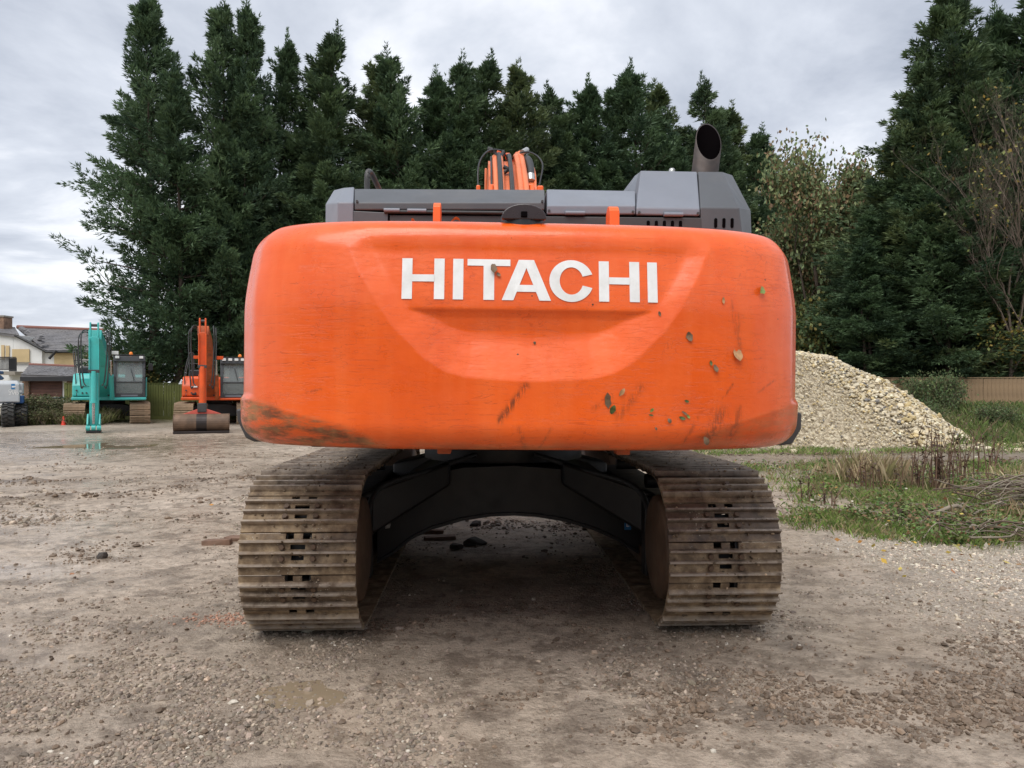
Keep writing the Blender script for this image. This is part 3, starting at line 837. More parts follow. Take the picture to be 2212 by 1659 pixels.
m = MB(); m.prism([(pc.x + 0.108 * math.cos(a), CW_T + 0.012 + 0.066 * max(0, math.sin(a)) - (0.008 if math.sin(a) < 0 else 0)) for a in np.linspace(0, 2 * math.pi, 24, endpoint=False)], -3.398, -3.360, lambda u, v, w: (u, w, v))
up(m, 'camera_hood', simple('dark_brown_plastic', (0.03, 0.018, 0.018), 0.25), camh, 0.004)

# dark side skirts peeping out beside the counterweight
for sgn_, pts in ((-1, [(509, 884), (530, 880), (548, 954), (530, 946), (512, 908)]), (1, [(1716, 888), (1733, 892), (1732, 926), (1712, 959), (1690, 962)])):
    m = MB()
    rr_ = [U(x, y, -2.80) for x, y in pts]
    if sgn_ < 0: rr_ = rr_ + [Vector((rr_[1].x + 0.16, -2.80, rr_[1].z)), Vector((rr_[2].x + 0.16, -2.80, rr_[2].z))]
    else: rr_ = rr_ + [Vector((rr_[0].x - 0.16, -2.80, rr_[0].z)), Vector((rr_[4].x - 0.16, -2.80, rr_[4].z))]
    m.hull([p for p in rr_] + [Vector((p.x, -2.2, p.z)) for p in rr_])
    up(m, 'side_skirt', M['grey_dark'], None, 0.01)
for x0, x1 in ((945, 975), (1330, 1356)):
    p = U((x0 + x1) / 2, 985, -2.9)
    m = MB(); m.box((p.x, -2.9, CW_B - 0.02), (0.075, 0.10, 0.085)); up(m, 'bracket', M['orange_rusty'], cw, 0.008)

# ---- grey hood behind the counterweight
LY = -2.55
def hullp(*pts): return MB().hull(pts)
def slab(x0, x1, yb, ym, yt, mat, name='hood_panel', back=0.22, ly=LY, yt2=None):
    """panel with an upright lower strip and a sloping upper face, in crop-6 units"""
    p = [c6(x0, yb, ly), c6(x1, yb, ly), c6(x0, ym, ly), c6(x1, ym, ly), c6(x0, yt, ly + back), c6(x1, yt2 or yt, ly + back)]
    p += [Vector((q_.x, -1.1, q_.z)) for q_ in (p[0], p[1], p[4], p[5])]
    return up(MB().hull(p), name, mat, None, 0.008)
lp = slab(203, 1108, 466, 432, 366, M['grey_a'], yt2=370)
mp_ = slab(1120, 1541, 486, 447, 368, M['grey_b'], yt2=376)
# raised panel right of centre
p = [c6(1546, 488, LY), c6(1849, 493, LY), c6(1546, 455, LY), c6(1849, 460, LY)]
p += [c6(1568, 278, LY + 0.30), c6(1836, 283, LY + 0.30)]
p += [Vector((q_.x, -1.3, q_.z)) for q_ in (p[0], p[1], p[4], p[5])] 
rp_ = up(MB().hull(p), 'hood_panel', M['grey_b'], None, 0.008)
p = [c6(1503, 374, LY + 0.5), c6(1541, 376, LY + 0.30), c6(1566, 282, LY + 0.34), c6(1541, 300, LY + 0.6), c6(1566, 376, LY + 0.5)]
p += [Vector((q_.x, -1.4, q_.z)) for q_ in p]
up(MB().hull(p), 'hood_panel', M['grey_b'], None, 0.006)
# end pieces with bevelled shoulders
p = [c6(65, 560, LY + 0.25), c6(122, 560, LY), c6(197, 560, LY), c6(65, 437, LY + 0.25), c6(122, 430, LY), c6(197, 430, LY), c6(104, 372, LY + 0.45), c6(150, 361, LY + 0.22), c6(199, 357, LY + 0.22)]
p += [Vector((q_.x, -1.2, q_.z)) for q_ in (p[0], p[2], p[3], p[6], p[8])]
le = up(MB().hull(p), 'hood_end', M['grey_b'], None, 0.006)
p = [c6(2095, 590, LY + 0.25), c6(2052, 590, LY), c6(1856, 560, LY), c6(2091, 468, LY + 0.25), c6(2036, 457, LY), c6(1852, 455, LY), c6(2004, 300, LY + 0.50), c6(1958, 285, LY + 0.30), c6(1842, 284, LY + 0.30)]
p += [Vector((q_.x, -1.2, q_.z)) for q_ in (p[0], p[2], p[3], p[6], p[8])]
re_ = up(MB().hull(p), 'hood_end', M['grey_a'], None, 0.006)
# inner wall below the panels with the dark joint between them
p = [c6(200, 470, LY + 0.03), c6(1855, 497, LY + 0.03), c6(200, 600, LY + 0.03), c6(1855, 600, LY + 0.03)]
p += [Vector((q_.x, -1.15, q_.z)) for q_ in p]
gap = up(MB().hull(p), 'engine_bay', M['soot'])
p = [c6(370, 489, LY), c6(1856, 503, LY), c6(370, 600, LY), c6(1856, 600, LY)]
p += [Vector((q_.x, LY + 0.028, q_.z)) for q_ in p]
low = up(MB().hull(p), 'rear_panel', M['grey_dark'], None, 0.004)
p = [c6(197, 470, LY - 0.004), c6(362, 478, LY - 0.004), c6(197, 600, LY - 0.004), c6(362, 600, LY - 0.004)]
p += [Vector((q_.x, LY + 0.028, q_.z)) for q_ in p]
up(MB().hull(p), 'rear_panel', M['grey_a'], None, 0.004)
p = [c6(340, 467, LY - 0.0), c6(930, 473, LY), c6(340, 480, LY), c6(930, 486, LY)]
m = MB(); m.tube([c6(345, 474, LY - 0.01), c6(930, 480, LY - 0.01)], 0.011, 6); up(m, 'seal_strip', M['hose'], gap)
for (a, b, yy) in ((343, 418, 467), (455, 545, 469), (1207, 1300, 480), (1677, 1768, 487)):
    m = MB(); m.cyl(c6(a, yy, LY - 0.012), c6(b, yy + 1, LY - 0.012), 0.0125, n=12)
    m.hull([c6(a, yy - 8, LY - 0.004), c6(b, yy - 8, LY - 0.004), c6(a, yy + 8, LY - 0.004), c6(b, yy + 8, LY - 0.004), c6(a, yy - 8, LY + 0.01), c6(b, yy + 8, LY + 0.01), c6(b, yy - 8, LY + 0.01), c6(a, yy + 8, LY + 0.01)])
    up(m, 'hinge', M['grey_b'], gap, 0.002)
def vent(cx_, cy_, par):
    q_ = c6(cx_, cy_, LY - 0.003)
    poly = [(0.0095 * math.cos(a), 0.020 * (1 if math.sin(a) > 0 else -1) + 0.0095 * math.sin(a)) for a in np.linspace(0.01, 2 * math.pi + 0.01, 16, endpoint=False)]
    m = MB(); m.prism(poly, LY - 0.004, LY + 0.006, lambda u, v, w: (q_.x + u, w, q_.z + v)); up(m, 'vent_slot', M['soot'], par)  # dark capsule on the panel paints the shade inside a slot
for i in range(5): vent(1603 + 38.5 * i, 540, low)
for cx_ in (1925, 1964, 2003): vent(cx_, 528, re_)
q_ = c6(1716, 276, LY + 0.6); m = MB(); m.lathe([(0.022, -0.02), (0.022, 0.0), (0.014, 0.012), (0, 0.014)], 14, lambda v: v + q_); up(m, 'cap_nut', M['galv'], rp_)
# bolts on the panel edges
for (a, b) in ((215, 380), (215, 425), (1098, 385), (1098, 425), (1130, 470), (1530, 475), (1560, 478), (1840, 482)):
    q_ = c6(a, b, LY + (0.2 if b < 400 else 0.0)); m = MB(); m.cyl(q_ + Vector((0, 0.01, 0)), q_ - Vector((0, 0.006, 0)), 0.008, n=8); up(m, 'bolt', M['grey_dark'], gap)
# grab rail loop on the left
rail = curve_pts([c6(263, 372, -1.9), c6(263, 310, -1.9), c6(268, 285, -1.88), c6(280, 288, -1.82), c6(300, 325, -1.7), c6(322, 372, -1.5)], 6)
up(MB().tube(rail, 0.019, 10), 'grab_rail', M['grey_dark'])
# exhaust stack, cut at a slant facing the rear
b0, b1 = c6(1868, 330, -1.95), c6(1893, 120, -1.95)
m = MB(); N = 32
axis_ = (b1 - b0).normalized(); rx = 0.089
e1 = axis_.cross(Vector((0, 1, 0))).normalized(); e2 = e1.cross(axis_).normalized()
def ering(base, r, slope):
    out = []
    for k in range(N):
        w = 2 * math.pi * k / N
        o = e1 * math.cos(w) * r + e2 * math.sin(w) * r
        out.append(base + o + axis_ * (o.y * slope))
    return out
r0, r1, r2, r3 = ering(b0 - axis_ * 0.2, rx, 0), ering(b1 - axis_ * 0.03, rx, 1.75), ering(b1 - axis_ * 0.03, rx - 0.006, 1.75), ering(b0 - axis_ * 0.18, rx - 0.006, 0)
vs_ = r0 + r1 + r2
m.add(vs_, [(j * N + k, j * N + (k + 1) % N, (j + 1) * N + (k + 1) % N, (j + 1) * N + k) for j in range(2) for k in range(N)], True)
ex = up(m, 'exhaust_pipe', M['exhaust'])
m = MB(); m.add(r2 + r3, [(k, (k + 1) % N, N + (k + 1) % N, N + k) for k in range(N)] , True); m.add(r3, [tuple(range(N))])
up(m, 'pipe_bore', M['soot'], ex)

# ---- upper frame, cab and front work group (mostly hidden behind the counterweight)
m = MB(); m.bb(-1.30, 1.30, -2.2, 1.6, 1.20, 1.34); m.bb(-0.5, 0.5, -2.2, 1.0, 1.345, 2.0); up(m, 'upper_frame', M['under'], None, 0.02)
m = MB(); m.bb(-1.44, -0.55, -1.1, 0.2, 1.345, 2.55); up(m, 'side_house', M['orange_plain'], None, 0.05)
m = MB(); m.bb(0.55, 1.44, -1.1, 1.7, 1.345, 2.45); up(m, 'side_house', M['orange_plain'], None, 0.05)
cabp = [(-1.44, 0.3, 1.345), (-0.44, 0.3, 1.345), (-1.44, 2.1, 1.345), (-0.44, 2.1, 1.345), (-1.42, 0.32, 2.95), (-0.46, 0.32, 2.95), (-1.42, 1.65, 2.98), (-0.46, 1.65, 2.98), (-1.44, 2.12, 2.1), (-0.44, 2.12, 2.1)]
cab_ = up(MB().hull([Vector(q_) for q_ in cabp]), 'cab', M['cab_grey'], None, 0.06)
m = MB(); m.bb(-1.32, -0.56, 0.285, 0.298, 2.05, 2.8); up(m, 'rear_window', M['glass'], cab_)
m = MB(); m.bb(-1.455, -1.446, 0.45, 1.5, 2.0, 2.8); up(m, 'side_window', M['glass'], cab_)

BX0, BX1 = U(1055, 380, 2.4).x, U(1152, 380, 2.4).x
top_l = [(0.1, 2.35), (0.9, 3.05), (1.8, 3.80), (2.35, 4.20), (2.7, 4.36), (3.3, 4.42), (4.4, 4.30), (6.4, 3.55)]
bot_l = [(6.5, 3.25), (4.4, 3.62), (3.3, 3.55), (2.6, 3.40), (1.9, 2.95), (1.0, 2.15), (0.35, 1.7), (-0.1, 1.75)]
crest = U(1100, 349, 2.75)
dz = crest.z - 4.37
prof = [(u, v + dz * sstep(0.2, 2.2, u)) for u, v in top_l + bot_l]
m = MB()
for i in range(len(top_l) - 1):
    t0, t1 = prof[i], prof[i + 1]
    bl = [prof[len(prof) - 1 - i], prof[len(prof) - 2 - i]]
    m.hull([Vector((x, yz[0], yz[1])) for x in (BX0, BX1) for yz in (t0, t1, *bl)])
boom = up(m, 'boom', M['orange_faded'])
tp = [(u, v + dz * float(sstep(0.2, 2.2, u))) for u, v in top_l]
def on_boom(x, u, off=0.05): return Vector((x, u, float(np.interp(u, [q_[0] for q_ in tp], [q_[1] for q_ in tp])) + off))
def bx(cx_): return U((1160 + cx_ * 0.11754) * 0.86406, 380, 2.0).x   # crop of the boom
def boom_pipe(c0, c1, r, mat, name, us=(0.6, 1.2, 1.8, 2.3, 2.7, 3.2), off=0.06):
    x0, x1 = bx(c0), bx(c1)
    pts = [on_boom(x0 + (x1 - x0) * (u - us[0]) / (us[-1] - us[0]), u, off) for u in us]
    return up(MB().tube(curve_pts(pts, 4), r, 10), name, mat, boom)
boom_pipe(690, 665, 0.034, M['orange_faded'], 'hydraulic_pipe', off=0.05)
boom_pipe(565, 600, 0.012, M['hose'], 'cable', off=0.05)
boom_pipe(812, 800, 0.030, M['orange_faded'], 'hydraulic_pipe', off=0.05)
boom_pipe(1205, 1150, 0.036, M['orange_faded'], 'hydraulic_pipe', off=0.07)
boom_pipe(1318, 1250, 0.036, M['orange_faded'], 'hydraulic_pipe', off=0.07)
boom_pipe(760, 745, 0.022, M['hose'], 'hose', off=0.09)
boom_pipe(800, 765, 0.018, M['hose'], 'hose', off=0.10)
boom_pipe(995, 985, 0.022, M['hose'], 'hose', off=0.08)
boom_pipe(1040, 1010, 0.013, M['hose'], 'hose', off=0.09)
def cb(cx_, cy_, ly): return U((1160 + cx_ * 0.11754) * 0.86406, (340 + cy_ * 0.11754) * 0.86406, ly)
up(MB().tube(curve_pts([cb(1420, 900, 2.0), cb(1425, 760, 2.1), cb(1400, 600, 2.25), cb(1370, 510, 2.4), cb(1330, 480, 2.6)], 5), 0.045, 10), 'hose', M['hose'], boom)
m = MB(); m.cyl(cb(1425, 960, 1.95), cb(1422, 830, 2.0), 0.049, n=14); up(m, 'hose_fitting', M['galv'], boom)
m = MB(); m.cyl(cb(1240, 345, 2.6), cb(1335, 290, 2.75), 0.035, n=12); up(m, 'hose_fitting', M['galv'], boom)
m = MB(); m.cyl(cb(500, 275, 2.6), cb(600, 300, 2.6), 0.035, n=12); up(m, 'hose_fitting', M['hose'], boom)
up(MB().tube(curve_pts([cb(1230, 440, 2.5), cb(1160, 410, 2.6), cb(1180, 370, 2.65), cb(1260, 335, 2.7)], 5), 0.033, 10), 'hydraulic_pipe', M['orange_faded'], boom)
up(MB().tube(curve_pts([cb(600, 290, 2.6), cb(680, 380, 2.6), cb(740, 500, 2.55)], 5), 0.024, 8), 'hose', M['hose'], boom)
up(MB().tube(curve_pts([cb(840, 320, 2.7), cb(800, 410, 2.65), cb(750, 500, 2.55)], 5), 0.024, 8), 'hose', M['hose'], boom)
up(MB().tube(curve_pts([cb(840, 650, 2.1), cb(905, 680, 2.1), cb(920, 720, 2.1), cb(845, 775, 2.1)], 5), 0.026, 8), 'hose', M['hose'], boom)
up(MB().tube(curve_pts([cb(300, 1080, 1.9), cb(300, 720, 2.0), cb(360, 480, 2.2), cb(520, 310, 2.4), cb(700, 285, 2.6), cb(840, 340, 2.7), cb(940, 500, 2.7)], 6), 0.010, 6), 'cable', M['black'], boom)
up(MB().tube(curve_pts([cb(1010, 520, 2.7), cb(1090, 410, 2.65), cb(1300, 335, 2.5), cb(1500, 380, 2.35), cb(1640, 520, 2.2), cb(1670, 680, 2.1), cb(1600, 1040, 1.9)], 6), 0.010, 6), 'cable', M['black'], boom)
for (x0, x1, y0, y1, ly, mt) in ((700, 870, 290, 400, 2.9, 'orange_far'), (880, 985, 345, 470, 2.9, 'orange_plain'), (1090, 1150, 325, 500, 2.85, 'orange_faded'), (540, 720, 1010, 1075, 1.75, 'orange_plain'), (1285, 1495, 1005, 1075, 1.75, 'orange_plain'), (440, 485, 670, 1200, 1.95, 'orange_faded'), (260, 345, 1030, 1200, 1.7, 'orange_plain'), (1560, 1690, 1040, 1200, 1.7, 'orange_plain')):
    a, b = cb(x0, y0, ly), cb(x1, y1, ly)
    m = MB(); m.bb(a.x, b.x, ly, ly + 0.08, b.z, a.z); up(m, 'pipe_clamp', M[mt], boom, 0.015)
up(MB().tube(curve_pts([cb(1440, 610, 2.3), cb(1480, 720, 2.15), cb(1510, 900, 2.0), cb(1520, 1200, 1.8)], 5), 0.018, 8), 'boom_edge', M['orange_faded'], boom)
for cx_ in (570, 690, 1325, 1450):
    m = MB(); m.cyl(cb(cx_, 1075, 1.75), cb(cx_, 1250, 1.6), 0.03, n=10); up(m, 'hydraulic_pipe', M['orange_plain'], boom)
# boom cylinders, arm and bucket reaching forward
for sx in (-1, 1):
    m = MB(); m.cyl((sx * 0.42, 0.95, 1.55), (sx * 0.42, 2.3, 2.9), 0.10, n=16); m.cyl((sx * 0.42, 2.3, 2.9), (sx * 0.40, 3.1, 3.7), 0.055, n=14); up(m, 'boom_cylinder', M['orange_plain'])
m = MB(); m.hull([Vector(p_) for x in (-0.2, 0.2) for p_ in ((x, 5.9, 4.1), (x, 6.6, 4.2), (x, 6.2, 3.2), (x, 6.9, 3.3), (x, 8.6, 1.1), (x, 8.85, 1.1))]); arm_ = up(m, 'arm', M['orange_plain'], None, 0.02)
m = MB(); m.cyl((0, 4.0, 4.55), (0, 6.0, 4.2), 0.09, n=14); up(m, 'arm_cylinder', M['orange_plain'], arm_)
m = MB(); m.cyl((0, 7.1, 3.2), (0, 8.9, 1.4), 0.075, n=14); up(m, 'bucket_cylinder', M['orange_plain'], arm_)
bp = [(7.0, 1.15), (7.5, 1.25), (7.9, 0.9), (7.9, 0.35), (7.4, 0.03), (6.6, 0.02), (6.75, 0.35), (6.9, 0.8)]
m = MB(); m.prism(bp, -0.6, 0.6, lambda u, v, w: (w, u + 1.5, v)); bk_ = up(m, 'bucket', M['rust'], None, 0.03)
for k in range(5):
    m = MB(); m.hull([Vector((-0.52 + 0.26 * k + a, y, z)) for a in (-0.04, 0.04) for y, z in ((8.2, 0.02), (8.2, 0.09), (7.92, 0.0), (7.95, 0.03))]); up(m, 'bucket_tooth', M['rust'], bk_)

# ---- undercarriage
ZC, RP, HALF = 0.515, 0.405, 1.94       # wheel centre height, pin radius, half distance between wheel centres
NSH = 48
per = 4 * HALF + 2 * math.pi * RP
def loop(s):
    """chain line: bottom run to the rear, up round the sprocket, top run forward, down round the idler"""
    s %= per
    if s < 2 * HALF: return HALF - s, ZC - RP
    s -= 2 * HALF
    if s < math.pi * RP:
        a = s / RP; return -HALF - RP * math.sin(a), ZC - RP * math.cos(a)
    s -= math.pi * RP
    if s < 2 * HALF:
        sag = 0.018 * math.sin(math.pi * s / (2 * HALF)) ** 2
        return -HALF + s, ZC + RP - sag
    s -= 2 * HALF
    a = s / RP; return HALF + RP * math.sin(a), ZC + RP * math.cos(a)
PITCH = per / NSH
# one shoe: x across, y along travel, z outward
SW = 0.70
def shoe_mesh():
    m = MB(); t = 0.014; z0 = 0.075
    h = SW / 2
    def strip(y0, y1, xs, za=0.0, zb=0.0):
        for a, b in xs: m.hull([Vector((x, y, z0 + (za if y == y0 else zb) + dz_)) for x in (a, b) for y in (y0, y1) for dz_ in (0, t)])
    strip(0.076, 0.112, [(-h, -0.075), (-0.025, 0.028), (0.082, h)], 0, -0.006)
    strip(0.046, 0.0755, [(-h, h)])
    strip(0.018, 0.0455, [(-h, -0.045), (0.045, h)])
    strip(-0.018, 0.0175, [(-h, h)])
    strip(-0.046, -0.0185, [(-h, -0.038), (0.038, h)])
    strip(-0.132, -0.0465, [(-h, h)], -0.012, 0)
    for yc, hh in ((0.066, 0.034), (-0.002, 0.031), (-0.076, 0.034)):
        m.hull([Vector((x, yc + dy, z0 + t - 0.003 + dz_)) for x in (-h, h) for dy, dz_ in ((-0.013, 0), (0.013, 0), (-0.006, hh), (0.006, hh))])
    me_ = m.mesh('track_shoe', M['track'])
    at = me_.attributes.new('edge', 'FLOAT', 'POINT')
    at.data.foreach_set('value', [1.0 if v.co.z > z0 + t + 0.022 else 0.0 for v in me_.vertices])
    return me_
def bolt_mesh():
    m = MB()
    for n_, r_, z0, z1 in ((12, 0.020, 0.087, 0.094), (6, 0.0165, 0.094, 0.110)):
        m.cyl((0, 0, z0), (0, 0, z1), r_, n=n_, smooth=False)
    return m.mesh('shoe_bolt', M['rust'])
SHOE, BOLT = shoe_mesh(), bolt_mesh()
def frame_at(xc, s):
    y0, z0 = loop(s - PITCH / 2); y1, z1 = loop(s + PITCH / 2)
    t = Vector((0, y1 - y0, z1 - z0)).normalized()
    nrm = Vector((0, -t.z, t.y))             # outward
    x = Vector((1, 0, 0))
    mt = Matrix((( x.x, t.x, nrm.x, xc), (x.y, t.y, nrm.y, (y0 + y1) / 2), (x.z, t.z, nrm.z, (z0 + z1) / 2), (0, 0, 0, 1)))
    return mt
for side, xc in (('left', -1.305), ('right', 1.305)):
    ph0 = 0.35 if side == 'left' else 0.05
    # chain links: two rails of overlapping plates and the pins
    m = MB()
    for i in range(NSH):
        F4 = frame_at(xc, (i + ph0) * PITCH)
        for k, xo in ((0, -0.085), (1, 0.085)):
            pts = [F4 @ Vector((xo + a, b, c)) for a in (-0.018, 0.018) for b, c in ((-0.125, -0.04), (-0.125, 0.04), (0.125, -0.04), (0.125, 0.04), (0.06, 0.074), (-0.06, 0.074), (0.0, -0.055))]
            m.hull(pts)
        m.hull([F4 @ Vector((a, b, c)) for a in (-0.066, 0.066) for b in (-0.09, 0.06) for c in (-0.02, 0.03)])  # added filler plate, keeps light from showing through the shoe slots
        m.cyl(F4 @ Vector((-0.12, 0.108, 0)), F4 @ Vector((0.12, 0.108, 0)), 0.03, n=10)
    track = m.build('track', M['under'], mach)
    tag(track, 'muddy steel track on the %s side of the machine' % side)
    for i in range(NSH):
        F4 = frame_at(xc, (i + ph0) * PITCH)
        o = bpy.data.objects.new('track_shoe', SHOE); link(o, track)
        o.matrix_local = F4 @ Matrix.Rotation(rnd.gauss(0, 0.006), 4, 'X')
        yy = F4.translation.y
        if yy < -1.75 and F4.translation.z > 0.12:
            for bx_ in (-0.094, 0.094):
                for by_ in (0.032, -0.038):
                    b = bpy.data.objects.new('shoe_bolt', BOLT); link(b, track); b.matrix_local = F4 @ Matrix.Translation((bx_, by_, 0))
    # mud and grit caked on the grousers and plates
    mp, ms = [], []
    for i in range(NSH):
        F4 = frame_at(xc, (i + ph0) * PITCH)
        if F4.translation.y < -0.6 and F4.translation.z > 0.15:
            for _ in range(34):
                yr = rnd.choice((0.066, -0.002, -0.076)); top = rnd.random() < 0.45
                z_ = 0.118 if top else 0.090
                y_ = yr + (rnd.gauss(0, 0.006) if top else rnd.choice((-1, 1)) * rnd.uniform(0.014, 0.026))
                mp.append(F4 @ Vector((rnd.uniform(-0.345, 0.345) if rnd.random() < .6 else rnd.gauss(0.1, 0.08), y_, z_))); ms.append(rnd.uniform(0.003, 0.011) * (1.0 if top else 1.35))
    cm_ = stones('caked_mud', np.array([tuple(p_) for p_ in mp]), np.array(ms), np.array((0.17, 0.125, 0.085))[None] * np.exp(rng.normal(0, 0.45, (len(mp), 1))), M['stone_dry'], (0.5, 0.9))
    cm_.parent = track; cm_['kind'] = 'stuff'
    # sprocket, idler, rollers
    for nm, yc in (('sprocket', -HALF), ('idler', HALF)):
        m = MB()
        m.cyl((xc - 0.045, yc, ZC), (xc + 0.045, yc, ZC), 0.36, n=40)
        if nm == 'sprocket':
            for k in range(20):
                a = 2 * math.pi * k / 20
                m.box((xc, yc + 0.375 * math.cos(a), ZC + 0.375 * math.sin(a)), (0.06, 0.05, 0.05), Matrix.Rotation(a, 3, 'X'))
        sg = -1 if xc > 0 else 1
        m.build(nm, M['rust'], track, 0.008)
        m = MB()
        fx = lambda p, yc=yc, sg=sg: Vector((xc + sg * p.z, yc + p.x, ZC + p.y))
        m.lathe([(0.0, 0.335), (0.30, 0.335), (0.335, 0.325), (0.345, 0.30), (0.345, 0.12), (0.36, 0.10), (0.36, 0.05)], 48, fx)
        m.build('travel_motor_cover' if nm == 'sprocket' else 'idler_hub', M['rust'], track)
    for k in range(8):
        yc = -1.45 + 2.9 * k / 7
        m = MB(); m.cyl((xc - 0.14, yc, 0.185), (xc + 0.14, yc, 0.185), 0.085, n=16); m.build('roller', M['under'], track)
    for yc in (-0.7, 0.7):
        m = MB(); m.cyl((xc - 0.13, yc, 0.80), (xc + 0.13, yc, 0.80), 0.06, n=14); m.build('carrier_roller', M['under'], track)
    m = MB(); m.bb(xc - 0.17, xc + 0.17, -1.45, 1.55, 0.27, 0.70); sg = -1 if xc > 0 else 1
    m.hull([Vector((xc + a, y, z)) for a in (-0.15, 0.15) for y, z in ((-1.44, 0.33), (-1.44, 0.66), (-1.85, 0.40), (-1.85, 0.62))])
    m.bb(xc + sg * 0.18, xc + sg * 0.31, -1.50, -1.38, 0.20, 0.78)
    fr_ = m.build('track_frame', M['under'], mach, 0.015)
    m = MB(); m.bb(xc + sg * 0.155, xc + sg * 0.22, -1.55, 1.5, 0.155, 0.30); m.build('track_guard', M['rust'], fr_, 0.01)

# X-frame: arched rear cross member, legs, slewing ring
YF = -0.85
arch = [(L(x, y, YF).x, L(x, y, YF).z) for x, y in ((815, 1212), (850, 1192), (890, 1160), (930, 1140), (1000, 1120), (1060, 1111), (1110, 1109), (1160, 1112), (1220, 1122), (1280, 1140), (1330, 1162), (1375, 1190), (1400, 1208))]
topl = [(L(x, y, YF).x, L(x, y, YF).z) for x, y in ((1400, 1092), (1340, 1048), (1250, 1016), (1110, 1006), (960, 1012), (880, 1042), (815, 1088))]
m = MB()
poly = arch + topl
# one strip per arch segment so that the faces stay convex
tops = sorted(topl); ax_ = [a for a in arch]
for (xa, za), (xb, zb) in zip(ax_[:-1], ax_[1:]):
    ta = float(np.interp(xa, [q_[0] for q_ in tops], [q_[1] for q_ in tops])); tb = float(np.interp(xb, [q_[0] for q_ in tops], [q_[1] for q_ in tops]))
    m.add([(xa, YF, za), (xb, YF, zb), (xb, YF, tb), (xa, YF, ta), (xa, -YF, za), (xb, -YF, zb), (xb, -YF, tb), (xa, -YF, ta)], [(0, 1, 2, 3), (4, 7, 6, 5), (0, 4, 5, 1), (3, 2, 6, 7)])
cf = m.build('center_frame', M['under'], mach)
m = MB()
for (xa, za), (xb, zb) in zip(ax_[:-1], ax_[1:]):
    m.hull([Vector((x, y, z + dz_)) for x, z in ((xa, za), (xb, zb)) for y in (YF - 0.03, YF + 0.05) for dz_ in (-0.012, 0.012)])
m.build('arch_flange', M['under'], cf)
for sg in (-1, 1):
    for fy in (-1, 1):
        m = MB(); m.hull([Vector((sg * x, fy * y, z)) for x, y, z in ((0.45, 0.55, 0.98), (0.45, 0.95, 0.98), (0.45, 0.55, 0.80), (0.45, 0.95, 0.80), (1.12, 0.95, 0.78), (1.12, 1.35, 0.78), (1.12, 0.95, 0.42), (1.12, 1.35, 0.42))]); m.build('frame_leg', M['under'], cf, 0.02)
m = MB(); m.cyl((0, 0, 0.95), (0, 0, 1.06), 0.72, n=48); m.cyl((0, 0, 1.06), (0, 0, 1.17), 0.66, n=48); m.build('slewing_ring', M['under'], mach)
# pads on top of the frame that catch the light, sticker plates
for x in (918, 1262):
    p = L(x, 1012, YF - 0.02); m = MB(); m.box((p.x, YF - 0.05, p.z - 0.015), (0.14, 0.14, 0.02)); m.build('step_plate', M['rust'], cf, 0.006)
p = L(1356, 1134, YF - 0.004); m = MB(); m.box((p.x, YF - 0.004, p.z), (0.055, 0.006, 0.075)); st_ = m.build('sticker', M['blue_decal'], cf)
m = MB()
for a, b, c, d_ in ((-0.012, 0.012, -0.012, -0.004), (-0.012, -0.004, -0.004, 0.02), (0.004, 0.014, 0.008, 0.016)):
    m.bb(p.x + a, p.x + b, YF - 0.009, YF - 0.0075, p.z + c, p.z + d_)
m.build('sticker_symbol', M['decal'], st_)
p = L(838, 1132, YF - 0.004); m = MB(); m.hull([Vector((p.x + a, YF - 0.004 - b, p.z + c)) for b in (0, 0.004) for a, c in ((-0.02, -0.035), (0.015, -0.03), (0.022, 0.0), (0.012, 0.04), (-0.012, 0.04), (-0.018, 0.01))]); m.build('sticker', simple('torn_sticker', (0.40, 0.38, 0.34), 0.8, var=0.4, scale=40), cf)
# hydraulic hoses sagging from the slewing ring to the travel motors
for sg in (-1, 1):
    m = MB(); m.tube(curve_pts([(sg * 0.25, -0.7, 1.02), (sg * 0.6, -1.0, 0.93), (sg * 0.95, -1.4, 0.84), (sg * 1.0, -1.75, 0.62)], 6), 0.022, 8); m.build('travel_hose', M['hose'], cf)

# ---- leaves stuck to the wet paint
def leaf_mesh(ln, wd, seed, col, curl=0.25):
    r_ = random.Random(seed)
    pts, fs = [], []
    n = 7
    for i in range(n + 1):
        t = i / n
        w = wd * math.sin(math.pi * min(1, t * 0.96 + 0.04)) ** 0.75 * (0.5 if i in (0, n) else 1) * r_.uniform(0.82, 1.08)
        cz = curl * wd * math.sin(t * 3 + seed)
        pts += [(-w / 2, t * ln - ln / 2, cz + curl * w * 0.5), (0, t * ln - ln / 2, cz), (w / 2 * r_.uniform(0.85, 1.05), t * ln - ln / 2, cz + curl * w * r_.uniform(0.2, 0.6))]
        if i: b = 3 * i; fs += [(b - 3, b - 2, b + 1, b), (b - 2, b - 1, b + 2, b + 1)]
    return MB().add(pts, fs, True)
M['leaf_brown'] = simple('dead_leaf_brown', (0.16, 0.10, 0.055), 0.7, var=0.4, scale=60)
M['leaf_tan'] = simple('dead_leaf_tan', (0.40, 0.22, 0.10), 0.7, var=0.25, scale=60)
M['leaf_green'] = simple('fresh_leaf', (0.22, 0.30, 0.07), 0.55, var=0.25, scale=60)
M['leaf_dgreen'] = simple('dull_leaf', (0.07, 0.11, 0.03), 0.55, var=0.4, scale=60)
